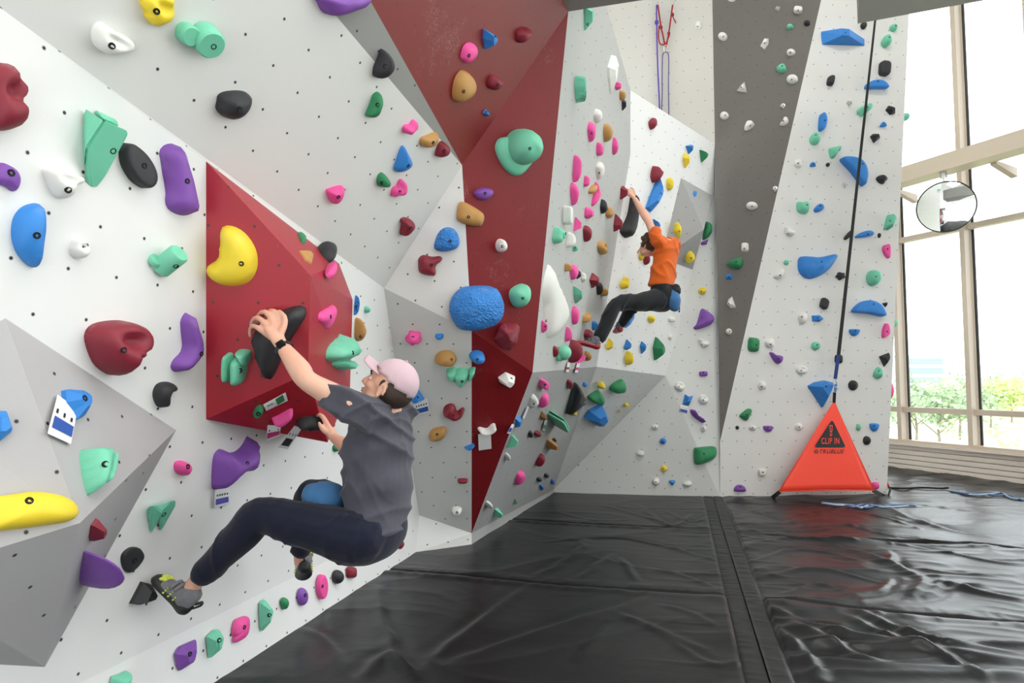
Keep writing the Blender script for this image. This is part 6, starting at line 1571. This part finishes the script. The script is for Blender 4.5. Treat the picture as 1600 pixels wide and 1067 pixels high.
# ------------------------------------------------------------- top rope anchor on the tall wall
M_REDS = plain('red_sling', srgb(150, 22, 34), 0.7); M_PURR = plain('purple_rope', srgb(96, 86, 140), 0.8, bscale=300, bstr=0.6); M_PURD = plain('deep_purple_cord', srgb(88, 60, 168), 0.8)
gp = (PL['G'][0] + PL['G'][1] * 0.10, PL['G'][1])
def gq(x, y): return hit(x, y, gp)
go = gq(1040, 40)
anchor = empty('sling_anchor', go, 'red sling anchor with knots and carabiners hanging high on the tall back wall', 'climbing anchor')
def cord(name, pts, r, mat, parent, org, k=4):
    bm = bmesh.new(); add_tube(bm, [Vector(x) - org for x in cat([list(p) for p in pts], k)], r, 7); return bm_obj(name, bm, mat, parent, True)
cord('sling', [gq(1028, 8), gq(1031, 30), gq(1033, 43), gq(1036, 56), gq(1039, 72)], 0.012, M_REDS, anchor, go)
cord('sling', [gq(1051, 8), gq(1048, 30), gq(1045, 52), gq(1043, 62), gq(1041, 73)], 0.012, M_REDS, anchor, go)
cord('sling', [gq(1030, 40), gq(1029, 58), gq(1032, 69), gq(1040, 68), gq(1046, 55)], 0.010, M_REDS, anchor, go)
cord('sling_tail', [gq(1050, 22), gq(1053, 30), gq(1056, 36)], 0.008, M_REDS, anchor, go)
for x, y in ((1033, 43), (1045, 52), (1051, 23)):
    bm = bmesh.new(); blob(bm, gq(x, y) - go, (0.024, 0.024, 0.032), None, 2); bm_obj('knot', bm, M_REDS, anchor, True)
for x, y in ((1026, 3), (1051, 3), (1040, 77)):
    bm = bmesh.new(); carabiner(bm, gq(x, y) - go, 0.034, 0.062, 0.008); bm_obj('carabiner', bm, M_METAL, anchor, True)
ro = gq(1036, 82)
rope = tag(cord('rope', [gq(1033, 188), gq(1034.5, 150), gq(1034.5, 120), gq(1035, 90), gq(1037, 83), gq(1041, 81.5), gq(1044, 84), gq(1045, 95), gq(1044.5, 130), gq(1045, 170), gq(1045.5, 195)], 0.009, M_PURR, None, Vector()), 'purple climbing rope doubled over the lowest carabiner of the red sling anchor', 'rope')
cord_o = cord('cord', [gq(1026, 8), gq(1026, 25), gq(1026.5, 36), gq(1026.5, 60), gq(1028, 110), gq(1030, 150), gq(1031, 185)], 0.011, M_PURD, None, Vector()); tag(cord_o, 'single purple cord with a knot hanging left of the red sling anchor', 'rope')
bm = bmesh.new(); blob(bm, gq(1026, 35), (0.032, 0.03, 0.042), None, 2); kb = bm_obj('knot', bm, M_PURD, cord_o, True)
# chrome bolt hangers
def hanger(x, y, fac, label):
    p = hit(x, y, PL[fac]); n = PL[fac][1]; Mh = n.to_track_quat('Z', 'Y').to_matrix().to_4x4(); o = empty('bolt_hanger', p, label, 'bolt hanger', 'chrome bolt hangers')
    bm = bmesh.new(); lathe(bm, [(0.03, 0), (0.03, 0.006), (0.012, 0.008), (0.012, 0.02), (0, 0.02)], Mh, 12); bm_obj('plate', bm, M_METAL, o)
    bm = bmesh.new(); carabiner(bm, n * 0.035 + Vector((0, 0, -0.03)), 0.022, 0.030, 0.006, Vector((0.7, 0.2, 0)).normalized(), (UP * 0.8 + n * 0.5).normalized()); bm_obj('ring', bm, M_METAL, o, True)
hanger(1215, 13, 'H', 'chrome bolt hanger at the top of the dark grey wall'); hanger(1223, 165, 'H', 'chrome bolt hanger halfway up the dark grey wall'); hanger(1211, 294, 'H', 'lowest chrome bolt hanger at the edge of the dark grey wall')
hanger(1326, 161, 'I', 'upper chrome bolt hanger left of the belay strap'); hanger(1319, 288, 'I', 'lower chrome bolt hanger below the big tilted blue half moon')
# ropes on the mats
M_BROPE = plain('blue_white_rope', srgb(92, 128, 178), 0.8, bscale=90, bstr=0.8); M_BROPE2 = plain('pale_blue_rope', srgb(180, 196, 214), 0.8)
def floor_rope(label, strands, r, mats):
    o0 = None
    for k, px in enumerate(strands):
        pts = [atZ(x, y, 0.022 + 0.012 * (j % 2)) for j, (x, y) in enumerate(px)]
        if o0 is None: o0 = tag(cord('rope', pts, r, mats[k % len(mats)], None, Vector()), label, 'rope')
        else: cord('strand', pts, r, mats[k % len(mats)], o0, Vector())
floor_rope('blue and white rope bundle lying on the mats in front of the orange banner', [[(1285, 785), (1300, 787), (1320, 788), (1335, 791), (1350, 788), (1370, 791), (1395, 789), (1430, 790)], [(1284, 786), (1310, 789), (1330, 789), (1345, 793), (1360, 789), (1380, 792), (1410, 791), (1432, 789)], [(1318, 789), (1332, 792), (1342, 790), (1352, 793), (1372, 790), (1384, 791)]], 0.012, [M_BROPE, M_BROPE2, M_BROPE])
floor_rope('black rope on the far mats beside the windows', [[(1388, 762), (1410, 763), (1430, 762), (1450, 762), (1470, 763), (1482, 762)]], 0.014, [M_WEB])
floor_rope('blue and white rope on the far mats, furthest right', [[(1480, 766), (1500, 769), (1520, 773), (1545, 772), (1565, 770), (1580, 778), (1610, 780)], [(1486, 768), (1510, 771), (1530, 771), (1555, 774), (1575, 774), (1600, 782)]], 0.013, [M_BROPE2, M_BROPE])
